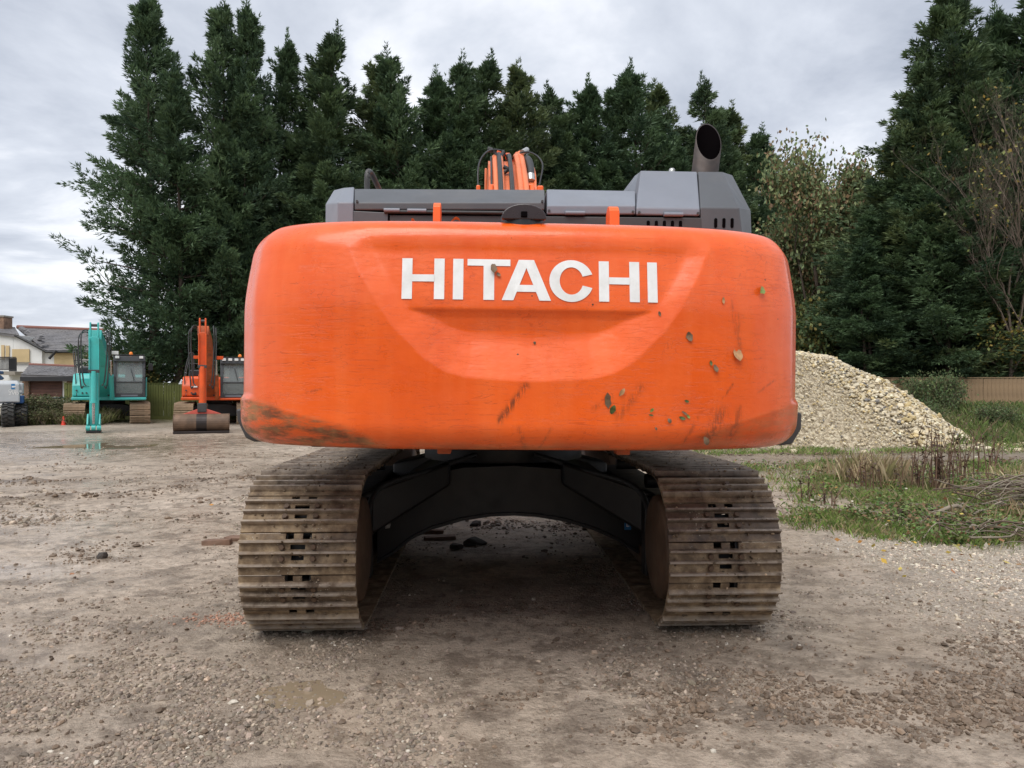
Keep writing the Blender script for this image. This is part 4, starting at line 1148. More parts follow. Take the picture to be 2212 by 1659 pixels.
def stick(cx_, cy_, ln, wd, rot, mat, label, seed):
    """crop measured over the right half of the counterweight"""
    q_ = ray(UINV, (1280 + cx_ * 0.37374) * 0.86406, (540 + cy_ * 0.37374) * 0.86406, -3.42)
    x, z = q_.x, q_.z
    y = cw_y(x, z)
    q_ = ray(UINV, (1280 + cx_ * 0.37374) * 0.86406, (540 + cy_ * 0.37374) * 0.86406, y); x, z = q_.x, q_.z; y = cw_y(x, z)
    e = 0.01
    nx_ = -(cw_y(x + e, z) - cw_y(x - e, z)) / (2 * e); nz_ = -(cw_y(x, z + e) - cw_y(x, z - e)) / (2 * e)
    n = Vector((nx_, 1, nz_)).normalized() * -1
    n = Vector((-nx_, -1, -nz_)).normalized()
    n = Vector(((cw_y(x + e, z) - cw_y(x - e, z)) / (2 * e), -1, (cw_y(x, z + e) - cw_y(x, z - e)) / (2 * e))).normalized()
    o = leaf_mesh(ln, wd, seed, None).build('leaf', M[mat])
    qt = n.to_track_quat('Z', 'Y')
    o.matrix_world = ROOT @ UP @ Matrix.Translation(Vector((x, y, z)) + n * (0.006 + 0.25 * wd * 0.3)) @ qt.to_matrix().to_4x4() @ Matrix.Rotation(rot, 4, 'Z')
    return tag(o, label, 'leaf', 'leaves stuck to the counterweight')
stick(1665, 497, 0.052, 0.040, -0.9, 'leaf_green', 'fresh pale green leaf alone near the upper right end of the counterweight', 1)
stick(1503, 922, 0.066, 0.050, 0.15, 'leaf_tan', 'large tan dead leaf on the right end of the counterweight', 2)
stick(1184, 805, 0.048, 0.036, 0.3, 'leaf_brown', 'crumpled grey brown leaf right of the smile-shaped recess', 3)
stick(640, 1232, 0.075, 0.034, 0.1, 'leaf_brown', 'long dark brown leaf below the recess, largest of its cluster', 4)
stick(672, 1292, 0.045, 0.030, -0.3, 'leaf_dgreen', 'curled leaf touching the lower tip of the long dark one', 5)
stick(733, 1177, 0.045, 0.022, -0.6, 'leaf_tan', 'thin curled tan leaf above the dark cluster below the recess', 6)
stick(1288, 1497, 0.046, 0.034, 0.5, 'leaf_brown', 'crumpled brown leaf close to the counterweight bottom edge', 7)
stick(1357, 1017, 0.038, 0.026, 0.2, 'leaf_brown', 'dark shrivelled leaf beside a small green one', 8)
stick(1327, 982, 0.026, 0.016, 0.1, 'leaf_dgreen', 'small green leaf beside a dark shrivelled one', 9)
stick(1165, 1237, 0.026, 0.014, 1.3, 'leaf_dgreen', 'topmost small leaf of the scattered green fragments', 10)
stick(933, 1297, 0.022, 0.016, -0.6, 'leaf_green', 'small bright green fragment above a dark sliver', 11)
stick(927, 1330, 0.026, 0.010, 1.4, 'leaf_dgreen', 'dark sliver of leaf under a bright green fragment', 12)
stick(1048, 1367, 0.026, 0.022, 0.5, 'leaf_brown', 'dark square leaf scrap low on the counterweight', 13)
stick(1150, 1317, 0.034, 0.012, 0.9, 'leaf_brown', 'narrow dark leaf scrap among green fragments', 14)
stick(1135, 1350, 0.034, 0.016, 1.2, 'leaf_dgreen', 'widest green fragment at the foot of its cluster', 15)
stick(1175, 1338, 0.026, 0.014, 0.7, 'leaf_green', 'bright green fragment on the right of its cluster', 16)
stick(988, 654, 0.024, 0.014, 0.3, 'leaf_brown', 'small brown scrap at the right end of the ledge', 17)
stick(151, 851, 0.016, 0.014, 0.3, 'leaf_brown', 'tiny dark scrap in the middle of the recess', 18)
stick(960, 1420, 0.018, 0.012, 0.5, 'leaf_brown', 'tiny dark scrap below the square leaf scrap', 19)
stick(-122, 350, 0.052, 0.034, 0.1, 'leaf_brown', 'brown leaf stuck on the third white letter', 20)
stick(-90, 392, 0.026, 0.018, 0.6, 'leaf_brown', 'dark crumb of leaf below the leaf on the third letter', 21)
stick(1410, 565, 0.034, 0.016, 0.0, 'leaf_tan', 'pale smear of leaf right of the letters', 22)
for cx_, ly_, seed in ((490, -3.15, 31), (680, -3.22, 32), (1220, -3.1, 33)):
    q_ = c6(cx_, 525, ly_)
    o = leaf_mesh(0.06, 0.04, seed, None, 0.5).build('leaf', M['leaf_tan'])
    o.matrix_world = ROOT @ UP @ Matrix.Translation((q_.x, ly_, CW_T + 0.018 - (0.0 if ly_ > -3.2 else 0.004))) @ Matrix.Rotation(1.2 + seed, 4, 'Z') @ Matrix.Rotation(0.2, 4, 'Y')
    tag(o, {31: 'dry tan leaf on the counterweight top left of the first lifting eye', 32: 'dry tan leaf on the counterweight top between lifting eye and camera', 33: 'dry leaf on the counterweight top right of the camera'}[seed], 'leaf', 'leaves lying on the counterweight top')

# ------------------------------------------------------------------ trees
def unit(v): return v / np.maximum(np.linalg.norm(v, axis=-1, keepdims=True), 1e-6)

def sprays(pos, dirs, ln, wd, col, g, fan=0.38):
    """two pointed blades per spray"""
    n = len(pos)
    side = unit(np.cross(dirs, g.normal(size=(n, 3))))
    out_v, out_c = [], []
    for s, f in ((0.35, 1.0), (-1, 0.8)):
        d = unit(dirs + side * s * fan)
        w = unit(np.cross(d, g.normal(size=(n, 3)))) * (wd * 0.5)[:, None]
        mid = pos + d * (ln * 0.35)[:, None]
        tip = pos + d * (ln * f)[:, None]
        out_v.append(np.stack([mid - w - d * (ln * 0.3)[:, None], mid + w, tip], 1))
        out_c.append(np.repeat(col[:, None, :], 3, 1) * np.array((0.9, 1.0, 1.25))[None, :, None])
    return np.concatenate(out_v).reshape(-1, 3), np.concatenate(out_c).reshape(-1, 3)

def leyland(seed, H=20.0, Rm=4.0, base=1.6, hue=0.0, gap=0.85):
    """ascending boughs, each ending in a pointed feathery plume"""
    g = np.random.default_rng(seed)
    cones = [(0, 0, 1.0, 1.0)] + [(g.uniform(-1.5, 1.5), g.uniform(-1.1, 1.1), g.uniform(0.58, 0.86), g.uniform(0.42, 0.68)) for _ in range(3)]
    V, C, tubes = [], [], MB()
    for ci, (ox, oy, fh, fr) in enumerate(cones):
        h = H * fh; r = Rm * fr
        nb = int(h * (10 if ci == 0 else 6))
        t = np.sort(g.uniform(0, 1, nb) ** 1.0)
        z0 = base + (h - base) * t * 0.985
        a = g.uniform(0, 2 * np.pi, nb)
        lump = vnoise(a * 1.6 + seed, z0 * 0.5, seed)
        keep = (lump > gap * 0.5 * (1 - t)) | (g.random(nb) < 0.35)
        t, z0, a, lump = t[keep], z0[keep], a[keep], lump[keep]; nb = len(t)
        prof = np.minimum(1, 0.72 + 1.1 * t) * (1 - t) ** 0.86 + 0.008
        Lb = r * prof * (0.66 + 0.62 * lump) * g.uniform(0.6, 1.15, nb)
        hd = np.stack([np.cos(a), np.sin(a), np.zeros(nb)], 1)
        sway = np.stack([0.4 * np.sin(z0 * .22 + seed), 0.25 * np.cos(z0 * .3), 0 * z0], 1) * t[:, None]
        p0 = np.stack([np.full(nb, ox), np.full(nb, oy), z0], 1) + sway
        el = np.radians(g.uniform(2, 34, nb) + 42 * t ** 1.6)
        ax_ = unit(hd * np.cos(el)[:, None] + np.array((0, 0, 1.0)) * np.sin(el)[:, None] + g.normal(0, 0.12, (nb, 3)))
        Lp = (0.75 + 0.38 * Lb) * g.uniform(0.75, 1.35, nb) * (1 - 0.25 * t)
        drop = np.stack([0 * t, 0 * t, Lb * (0.05 + 0.30 * t)], 1)
        tip0 = p0 + hd * (Lb * 0.62)[:, None] + drop
        tone = g.random(nb)
        Lp[-1] = 2.2; ax_[-1] = (0.08, 0.05, 0.99); tip0[-1] = p0[-1] - np.array((0, 0, 0.8))
        # plume
        n1_ = 95
        u = g.uniform(0, 1, (nb, n1_)) ** 0.9
        rad = unit(np.cross(ax_[:, None], g.normal(size=(nb, n1_, 3))))
        rr = (np.minimum(0.36 * Lp, 0.62 - 0.40 * t ** 3)[:, None] * (1 - u) ** 0.75 + 0.03) * np.sqrt(g.random((nb, n1_)))
        sp = tip0[:, None] + ax_[:, None] * (Lp[:, None] * u)[..., None] + rad * rr[..., None] * np.array((1, 1, 0.62))
        sd = unit(ax_[:, None] * 0.9 + rad * (0.75 * (1 - 0.6 * u))[..., None] + g.normal(0, 0.28, (nb, n1_, 3)) + np.array((0, 0, -0.05)))
        sl = g.uniform(0.20, 0.42, (nb, n1_)) * (1.1 - 0.35 * u)
        # thinner cover along the bough behind the plume
        n2_ = 26
        u2 = g.uniform(0.25, 1, (nb, n2_))
        sp2 = p0[:, None] + (hd * (Lb * 0.62)[:, None] + drop)[:, None] * u2[..., None] + g.normal(0, 0.16, (nb, n2_, 3))
        sd2 = unit(ax_[:, None] + g.normal(0, 0.6, (nb, n2_, 3)))
        sl2 = g.uniform(0.22, 0.45, (nb, n2_))
        sp = np.concatenate([sp, sp2], 1); sd = np.concatenate([sd, sd2], 1); sl = np.concatenate([sl, sl2], 1)
        tn = np.clip(tone[:, None] * 0.6 + g.random(sl.shape) * 0.45, 0, 1)[..., None]
        dk, lt = np.array((0.022, 0.046, 0.030)), np.array((0.120 + hue * 0.10, 0.190 + hue * 0.05, 0.088))
        c = dk * (1 - tn) + lt * tn
        v, cc = sprays(sp.reshape(-1, 3), sd.reshape(-1, 3), sl.ravel(), sl.ravel() * 0.25, c.reshape(-1, 3), g)
        V.append(v); C.append(cc)
        tubes.tube([(ox * (0.15 if z == 0 else 1) + 0.4 * math.sin(z * h * .22 + seed) * z, oy * (0.15 if z == 0 else 1) + 0.25 * math.cos(z * h * .3) * z, z * h) for z in (0, 0.12, 0.35, 0.65, 0.85, 0.98)], [0.24 * fr + 0.04, 0.20 * fr + .03, 0.15 * fr, 0.09 * fr, 0.05 * fr, 0.015], 8)
        for i in range(0, nb, 2):
            tubes.tube([p0[i], p0[i] + (hd[i] * Lb[i] * 0.62 + drop[i]) * 0.55, tip0[i], tip0[i] + ax_[i] * Lp[i] * 0.5], [0.045, 0.035, 0.022, 0.008], 4, False)
    V = np.concatenate(V); C = np.concatenate(C)
    F = np.arange(len(V)).reshape(-1, 3)
    return np_mesh('crown', V, F, M['leaf'], False, {'col': C}), tubes.mesh('trunk', M['bark'])

LEY = [leyland(101 + i, hue=h) for i, h in enumerate((0.0, 0.15, 0.05, 0.5))]
def place_tree(name, meshes, loc, H, H0, wide, rz, label, cat='tree', group=None):
    e = empty(name, loc, rz, label, cat, group)
    e.scale = (wide, wide, H / H0)
    for nm, me_ in (('trunk', meshes[1]), ('crown', meshes[0])):
        link(bpy.data.objects.new(nm, me_), e)
    return e
ROW = [(330, 0, 37, 1.02, 'tall dark conifer at the left end of the tree row'), (468, -8, 38, 1.0, 'tall conifer second from the left end of the row, with a leaning tip'),
       (532, 40, 39.5, 0.92, 'conifer third from the left end of the row'), (592, 82, 40.5, 0.9, 'conifer with a ragged tip left of the pointed one'), (716, 82, 42, 1.0, 'pointed conifer above the left end of the grey hood'),
       (800, 122, 43, 0.95, 'conifer rising left of the grab rail gap'), (853, 126, 44, 0.9, 'narrow conifer right beside the one left of the grab rail gap'), (925, 168, 45, 0.95, 'low dip conifer over the left half of the hood'),
       (985, 150, 46, 0.95, 'conifer just left of the boom'), (1058, 122, 47, 1.05, 'highest conifer of the middle stretch, behind the boom'), (1125, 148, 47.5, 1.0, 'conifer just right of the boom'),
       (1190, 200, 49, 1.0, 'low conifer in the dip right of the boom'), (1252, 196, 50, 1.0, 'second low conifer in the dip right of the boom'), (1322, 182, 50.5, 1.0, 'conifer rising left of the raised hood panel'),
       (1380, 160, 51, 1.05, 'highest conifer above the raised hood panel'), (1443, 178, 52, 1.0, 'conifer left of the exhaust stack'), (1512, 196, 53, 1.0, 'conifer directly behind the exhaust stack'),
       (1575, 242, 54, 1.0, 'conifer right of the exhaust stack'), (1630, 292, 55.5, 1.0, 'last but one conifer at the right end of the row'), (1668, 305, 57, 1.0, 'last conifer at the right end of the row')]
for i, (x, y, d, w, lab) in enumerate(ROW):
    d += 3.2
    t = P(x, y, d)
    place_tree('conifer_tree', LEY[(i * 2 + i // 3 + (i == 3)) % 4], (t.x, d + (1.2 if i % 2 else 0), 0), t.z * 1.0, 20.0, w * (1.12 if i < 4 else 1.45), i * 1.37, lab, 'conifer', 'conifers in the row behind the yard')
# the far edge of the yard behind the camera: one mass of trees, met only as a reflection in the paint
gk = 9000
qx = rng.uniform(-75, 75, gk); qh = 5.5 + 3.0 * vnoise(qx * 0.22, qx * 0, 4) + 1.2 * vnoise(qx * 0.9, qx * 0, 5)
qp = np.stack([qx, -34 + rng.normal(0, 1.5, gk), qh * rng.random(gk) ** 0.8], 1)
dr_ = unit(rng.normal(size=(gk, 3))); sd_ = unit(np.cross(dr_, rng.normal(size=(gk, 3))))
vq = np.stack([qp, qp + dr_ * 0.8 + sd_ * 0.5, qp + dr_ * 1.6, qp + dr_ * 0.8 - sd_ * 0.5], 1).reshape(-1, 3)
tl_ = np_mesh('treeline', vq, np.arange(4 * gk).reshape(-1, 4), M['leaf'], False, {'col': np.repeat(np.array((0.05, 0.08, 0.035))[None] * np.exp(rng.normal(0, .3, (gk, 1))), 4, 0)})
tag(link(bpy.data.objects.new('treeline', tl_)), 'far line of trees closing the yard', kind='stuff')
RIGHT = [(2068, -5, 33.5, 1.1, 1, 'tall conifer with a leaning double tip on the right'), (2135, 70, 34.5, 1.0, 0, 'conifer between the two tallest tips on the right'), (2225, -10, 33, 1.1, 2, 'tall conifer cut by the right edge of the picture'),
         (1985, 215, 33, 1.05, 3, 'mid height conifer on the left shoulder of the right group'), (1925, 330, 33.5, 1.0, 1, 'lower conifer on the left flank of the right group'), (1872, 480, 32.5, 0.95, 0, 'lowest conifer of the right group, beside the leafy tree'), (2040, 330, 31.5, 0.9, 2, 'conifer in front of the right group above the heap')]
for i, (x, y, d, w, k, lab) in enumerate(RIGHT):
    t = P(x, y, d)
    place_tree('conifer_tree', LEY[k], (t.x, d, 0.3), t.z, 20.0, w * (1.15 if t.z > 10 else 0.85), i * 2.1 + 0.4, lab, 'conifer', 'conifers of the right hand group')

# ---- broadleaf trees
def broadleaf(seed, H, spread, nleaf, leaf_size, cols, levels=4, up_bias=0.5, stems=1, leaf_from=2, rad0=0.014):
    g = np.random.default_rng(seed); r_ = random.Random(seed)
    m = MB(); tips = []
    def grow(p, d, ln, rad, lev):
        n = 4
        pts, rs = [p.copy()], [rad]
        for i in range(n):
            d = (d + Vector((r_.gauss(0, .16), r_.gauss(0, .16), r_.gauss(0, .10) + up_bias * 0.10))).normalized()
            p = p + d * (ln / n); pts.append(p.copy()); rs.append(rad * (1 - 0.6 * (i + 1) / n))
            if lev >= leaf_from: tips.append((p.copy(), d.copy()))
        m.tube(pts, rs, 6 if lev < 2 else 3, False)
        if lev >= levels: return
        for k in range(r_.choice((3, 4)) if lev else r_.choice((5, 6))):
            q = pts[r_.randint(2, n)] if lev else pts[r_.randint(1, n)]
            a = r_.uniform(0, 6.28)
            nd = (d * 0.75 + Vector((math.cos(a), math.sin(a), r_.uniform(-.1, .5) * up_bias * 1.6)) * spread).normalized()
            grow(q, nd, ln * r_.uniform(0.52, 0.74), rad * 0.45, lev + 1)
    for k in range(stems):
        a = k * 2.4; grow(Vector((math.cos(a) * 0.35 * (stems > 1), math.sin(a) * 0.35 * (stems > 1), 0)), Vector((math.cos(a) * 0.12 * (stems > 1), 0.1 * math.sin(a), 1)), H * 0.42, rad0 * H + 0.01, 0)
    tp_ = np.array([p for p, _ in tips]); td = np.array([d for _, d in tips])
    zmax = tp_[:, 2].max()
    k = g.integers(0, len(tp_), nleaf)
    pos = tp_[k] + g.normal(0, leaf_size * 1.7, (nleaf, 3))
    dr = unit(g.normal(size=(nleaf, 3)) + np.array((0, 0, -0.3)))
    sd = unit(np.cross(dr, g.normal(size=(nleaf, 3))))
    ls = leaf_size * g.uniform(0.6, 1.3, nleaf)[:, None]
    Vq = np.stack([pos, pos + dr * ls * 0.5 + sd * ls * 0.32, pos + dr * ls, pos + dr * ls * 0.5 - sd * ls * 0.32], 1).reshape(-1, 3)
    cc = np.array(cols)[g.integers(0, len(cols), nleaf)] * np.exp(g.normal(0, 0.25, (nleaf, 1)))
    me1 = np_mesh('crown', Vq, np.arange(4 * nleaf).reshape(-1, 4), M['leaf'], False, {'col': np.repeat(cc, 4, 0)})
    return me1, m.mesh('trunk', M['bark_pale'] if leaf_size < 0.1 or nleaf < 4000 else M['bark']), zmax
GREENS = [(0.18, 0.23, 0.10), (0.23, 0.27, 0.12), (0.12, 0.17, 0.085), (0.16, 0.21, 0.10), (0.24, 0.20, 0.10), (0.22, 0.14, 0.08)]
b1 = broadleaf(5, 13, 0.75, 42000, 0.18, GREENS, levels=4, leaf_from=2)
t = P(1782, 312, 38); place_tree('leafy_tree', b1, (t.x, 38, 0), t.z, b1[2], 1.0, 0.6, 'thinning green and russet broadleaf tree between the two conifer groups', 'tree')
t = P(1728, 520, 41); place_tree('leafy_tree', b1, (t.x, 41, 0), t.z, b1[2], 0.8, 2.6, 'smaller broadleaf tree partly hidden behind the counterweight end', 'tree')
YEL = [(0.20, 0.19, 0.05), (0.15, 0.17, 0.05), (0.10, 0.13, 0.04), (0.28, 0.20, 0.05)]
b2 = broadleaf(9, 12.5, 0.42, 700, 0.15, YEL, levels=5, up_bias=1.0, stems=4, leaf_from=3, rad0=0.006)
t = P(2195, 160, 29.5); place_tree('bare_tree', b2, (t.x, 29.5, 0.6), t.z - 0.6, b2[2], 0.95, 0.9, 'nearly bare brown twigged tree at the right edge', 'tree')
b3 = broadleaf(14, 5.5, 0.8, 3200, 0.17, YEL, levels=4, stems=2)
t = P(2170, 640, 30.2); place_tree('yellowing_tree', b3, (t.x, 30.2, 0.6), t.z - 0.6, b3[2], 1.0, 0.2, 'low tree with yellow green leaves under the bare twigs at the right', 'tree')
DKG = [(0.075, 0.11, 0.042), (0.055, 0.09, 0.035), (0.12, 0.14, 0.045), (0.20, 0.16, 0.045)]
b4 = broadleaf(21, 4.2, 0.9, 7000, 0.15, DKG, levels=4, stems=3)
for i, (x, y, d, w, lab) in enumerate(((1765, 640, 34, 1.2, 'dark leafy bush behind the crest of the stone heap'), (1850, 690, 33.5, 1.0, 'dark leafy bush over the right slope of the stone heap'), (1925, 715, 34, 0.9, 'yellow flecked bush left of the timber fence'))):
    t = P(x, y, d); place_tree('leafy_bush', b4, (t.x, d, 0.2), t.z, b4[2], w, i * 2.2, lab, 'bush')
b6 = broadleaf(41, 1.7, 0.95, 3600, 0.10, [(0.10, 0.15, 0.06), (0.08, 0.13, 0.055), (0.14, 0.18, 0.07), (0.12, 0.12, 0.06)], levels=4, up_bias=0.3, stems=6)
for i, (x, y, d, w, lab) in enumerate(((1985, 812, 25.8, 0.38, 'green bramble shrub in front of the timber fence where the heap ends'), (2045, 806, 25.4, 0.42, 'spreading bramble shrub hiding the middle of the timber fence'), (2150, 892, 23.6, 0.42, 'low bramble shrub on the bank below the fence boards'), (2005, 868, 23.8, 0.4, 'low green shrub at the foot of the heap'))):
    t = P(x, y, d); gz = float(ground_h(t.x, d)); place_tree('bramble_shrub', b6, (t.x, d, gz - 0.1), max(0.7, t.z - gz + 0.1), b6[2], w * 1.35, i * 1.7, lab, 'shrub', 'shrubs on the bank')
b5 = broadleaf(33, 2.0, 0.8, 2200, 0.10, [(0.10, 0.11, 0.045), (0.16, 0.13, 0.075), (0.07, 0.085, 0.03)], levels=4, stems=3)
for i, (x, y, d, w, lab) in enumerate(((72, 850, 30.8, 1.0, 'tangled weed bush left of the wheelie bin'), (96, 860, 30.2, 1.0, 'weed bush in front of the wheelie bin'), (126, 855, 30.6, 1.0, 'weed bush between wheelie bin and red cone'), (112, 882, 29.6, 0.8, 'low green weed patch in front of the garage'))):
    t = P(x, y, d); place_tree('weed_bush', b5, (t.x, d, 0), t.z, b5[2], w, i * 1.9, lab, 'bush', 'weeds before the garage')
for i, (x, y, d, w, lab) in enumerate(((300, 780, 39.5, 1.4, 'dark shrub behind the green fence right of the teal cab'), (265, 745, 39.0, 1.3, 'yellow green shrub behind the teal cab'), (520, 800, 38.5, 1.2, 'shrub behind the green fence beside the counterweight'))):
    t = P(x, y, d); place_tree('leafy_bush', b4, (t.x, d, 0), t.z, b4[2], w * 0.75, i * 1.1, lab, 'bush', 'bushes behind the green fence')

# ------------------------------------------------------------------ grass, weeds and litter on the right
def blades(name, pos, h, w, lean_, cols, label):
    n = len(pos)
    a = rng.uniform(0, 2 * np.pi, n)
    s = np.stack([np.cos(a), np.sin(a), np.zeros(n)], 1) * w[:, None]
    b = rng.uniform(0, 2 * np.pi, n)
    l = np.stack([np.cos(b), np.sin(b), np.zeros(n)], 1) * (lean_ * h)[:, None]
    up_ = np.array((0, 0, 1.0))
    v = np.stack([pos - s, pos + s, pos + l * 0.45 + up_ * (h * 0.62)[:, None] + s * 0.5, pos + l + up_ * (h * np.sqrt(np.maximum(0.1, 1 - lean_ ** 2 * 0.6)))[:, None]], 1)
    F = (np.array([(0, 1, 2), (0, 2, 3)])[None] + (np.arange(n) * 4)[:, None, None]).reshape(-1, 3)
    me_ = np_mesh(name, v.reshape(-1, 3), F, M['grass'], False, {'col': np.repeat(cols, 4, 0)})
    return tag(link(bpy.data.objects.new(name, me_)), label, kind='stuff')
def gcols(n, cs, s=0.25): return np.array(cs)[rng.integers(0, len(cs), n)] * np.exp(rng.normal(0, s, (n, 1)))
GR = [(0.16, 0.25, 0.055), (0.20, 0.28, 0.07), (0.11, 0.17, 0.045), (0.26, 0.25, 0.11), (0.32, 0.27, 0.15)]
q = scatter(52000, 6.8, 27, lambda x, y: np.where(x > 2.2, m_soil(x, y) * (0.10 + sstep(0.45, 0.62, fbm(x * 1.1, y * 1.1, 3, 47))), 0))
h = rng.uniform(0.04, 0.13, len(q)) * (0.8 + 0.5 * vnoise(q[:, 0] * 1.5, q[:, 1] * 1.5, 3))
blades('grass', np.c_[q, ground_h(*q.T) - 0.01], h, np.clip(q[:, 1] * 0.0006, 0.004, 0.012), rng.uniform(0.1, 0.9, len(q)), gcols(len(q), GR), 'short green grass growing over the gravel')
k = 1000
q = np.stack([rng.normal(5.9, 0.26, k), rng.normal(12.6, 0.3, k)], 1)
q2 = np.stack([rng.uniform(4.2, 9.5, 9000), rng.uniform(8.6, 14.0, 9000)], 1); q2 = q2[(fbm(q2[:, 0] * 1.3, q2[:, 1] * 1.3, 3, 88) > 0.54) & (rng.random(9000) < 0.6)]
q = np.concatenate([q, q2])
h = rng.uniform(0.15, 0.55, len(q)) * np.where(np.arange(len(q)) < k, 1.0, 0.55)
blades('dry_grass', np.c_[q, ground_h(*q.T) - 0.01], h, np.full(len(q), 0.0035), rng.uniform(0.05, 0.55, len(q)), gcols(len(q), [(0.40, 0.31, 0.19), (0.30, 0.22, 0.13), (0.46, 0.38, 0.24), (0.24, 0.22, 0.10)]), 'tall dry brown grass among the weeds')
k = 7000
q = np.stack([rng.uniform(-20.5, -15.8, k), rng.uniform(29.3, 31.5, k)], 1)
blades('rough_grass', np.c_[q, ground_h(*q.T)], rng.uniform(0.1, 0.5, k), np.full(k, 0.012), rng.uniform(0.1, 0.8, k), gcols(k, [(0.13, 0.14, 0.05), (0.20, 0.17, 0.10), (0.08, 0.10, 0.03)]), 'rough weeds along the garage side of the yard')
k = 9000
q = np.stack([rng.uniform(11.0, 21, k), rng.uniform(20.5, 27.5, k)], 1)
blades('bank_grass', np.c_[q, ground_h(*q.T)], rng.uniform(0.10, 0.40, k), np.full(k, 0.014), rng.uniform(0.1, 0.8, k), gcols(k, [(0.12, 0.17, 0.05), (0.15, 0.19, 0.06), (0.08, 0.12, 0.035), (0.20, 0.18, 0.09)]), 'green undergrowth on the bank below the timber fence')
# low leafy weeds
def leaf_scatter(name, pos, size, cols, label, flat=0.5):
    n = len(pos)
    dr = unit(rng.normal(size=(n, 3)) * np.array((1, 1, flat))); sd = unit(np.cross(dr, rng.normal(size=(n, 3)) * np.array((flat, flat, 1))))
    s = size[:, None]
    v = np.stack([pos, pos + dr * s * .5 + sd * s * .33, pos + dr * s, pos + dr * s * .5 - sd * s * .33], 1)
    me_ = np_mesh(name, v.reshape(-1, 3), np.arange(4 * n).reshape(-1, 4), M['leaf'], False, {'col': np.repeat(cols, 4, 0)})
    return tag(link(bpy.data.objects.new(name, me_)), label, kind='stuff')
q = scatter(9000, 7.0, 15, lambda x, y: np.where(x > 3.0, m_soil(x, y) * sstep(0.5, 0.65, fbm(x * 1.7, y * 1.7, 3, 48)), 0))
leaf_scatter('ground_weeds', np.c_[q, ground_h(*q.T) + rng.uniform(0.0, 0.16, len(q))], rng.uniform(0.025, 0.065, len(q)), gcols(len(q), [(0.13, 0.20, 0.055), (0.08, 0.14, 0.04), (0.19, 0.22, 0.08), (0.20, 0.12, 0.065)]), 'low leafy weeds between the grass')
q = scatter(230, 6.0, 14, lambda x, y: np.where(x > 3.2, 0.25 + 0.75 * sstep(0.55, 0.65, fbm(x * 1.0, y * 1.0, 3, 49)), 0.004))
leaf_scatter('fallen_leaves', np.c_[q, ground_h(*q.T) + rng.uniform(0.02, 0.12, len(q))], rng.uniform(0.03, 0.075, len(q)), gcols(len(q), [(0.55, 0.36, 0.06), (0.45, 0.22, 0.06), (0.60, 0.48, 0.12), (0.30, 0.14, 0.07), (0.6, 0.55, 0.45)], 0.2), 'fallen yellow and brown leaves in the weeds', 0.35)

# dead upright stems with shrivelled leaves
def dead_plant(loc, hgt, n, spread, seed, label):
    r_ = random.Random(seed); m = MB(); lv = MB()
    for i in range(n):
        a, rr_ = r_.uniform(0, 6.28), abs(r_.gauss(0, spread))
        x, y = loc[0] + rr_ * math.cos(a), loc[1] + rr_ * math.sin(a)
        z = float(ground_h(x, y)); h = hgt * r_.uniform(0.45, 1.0)
        lx, ly = r_.gauss(0, 0.16) * h, r_.gauss(0, 0.12) * h
        pts = [Vector((x + lx * t * t, y + ly * t * t, z + h * t)) for t in (0, .25, .5, .75, 1)]
        m.tube(pts, [0.010, 0.009, 0.007, 0.005, 0.003], 4, False)
        for k in range(r_.randint(4, 10)):
            t = r_.uniform(0.3, 1.0); j = min(3, int(t * 4)); p = pts[j].lerp(pts[j + 1], t * 4 - j)
            b = r_.uniform(0, 6.28); l = r_.uniform(0.03, 0.10)
            tip = p + Vector((math.cos(b) * l, math.sin(b) * l, r_.uniform(-.06, .05)))
            if k % 3 == 0: m.tube([p, tip], [0.004, 0.002], 3, False)
            w = Vector((math.sin(b), -math.cos(b), 0.3)) * 0.018
            lv.add([p, (p + tip) / 2 + w, tip, (p + tip) / 2 - w], [(0, 1, 2, 3)])
    e = empty('dead_weed', (0, 0, 0), 0, label, 'weed', 'dead upright weeds on the right')
    m.build('stems', M['dead_stem'], e)['kind'] = 'stuff'; lv.build('leaves', M['dead_leaf'], e)['kind'] = 'stuff'
M['dead_stem'] = simple('dead_stem', (0.15, 0.085, 0.055), 0.85, var=0.3, scale=9)
M['dead_leaf'] = simple('dead_leaf', (0.075, 0.05, 0.035), 0.85, var=0.5, scale=9)
for i, (x, yb, hgt, n, sp, lab) in enumerate(((2030, 1062, 1.05, 26, 0.20, 'tallest clump of dead brown weed stems before the stone heap'), (2085, 1040, 1.0, 18, 0.22, 'dead weed stems with dark leaves right of the tallest clump'), (1985, 1055, 0.75, 9, 0.2, 'thin dead stems left of the tallest clump'), (1880, 1060, 0.55, 10, 0.35, 'short dead stems in the dry grass clump'), (2140, 1015, 0.8, 10, 0.25, 'dead weed stems above the brushwood at the right'), (1770, 1090, 0.35, 7, 0.3, 'low scattered dead stems beside the track'))):
    d = 1662 * CAMH / (yb - 829)
    dead_plant(((x - 1106) / FPX * d, d), hgt * 1.15, n, sp, 60 + i, lab)
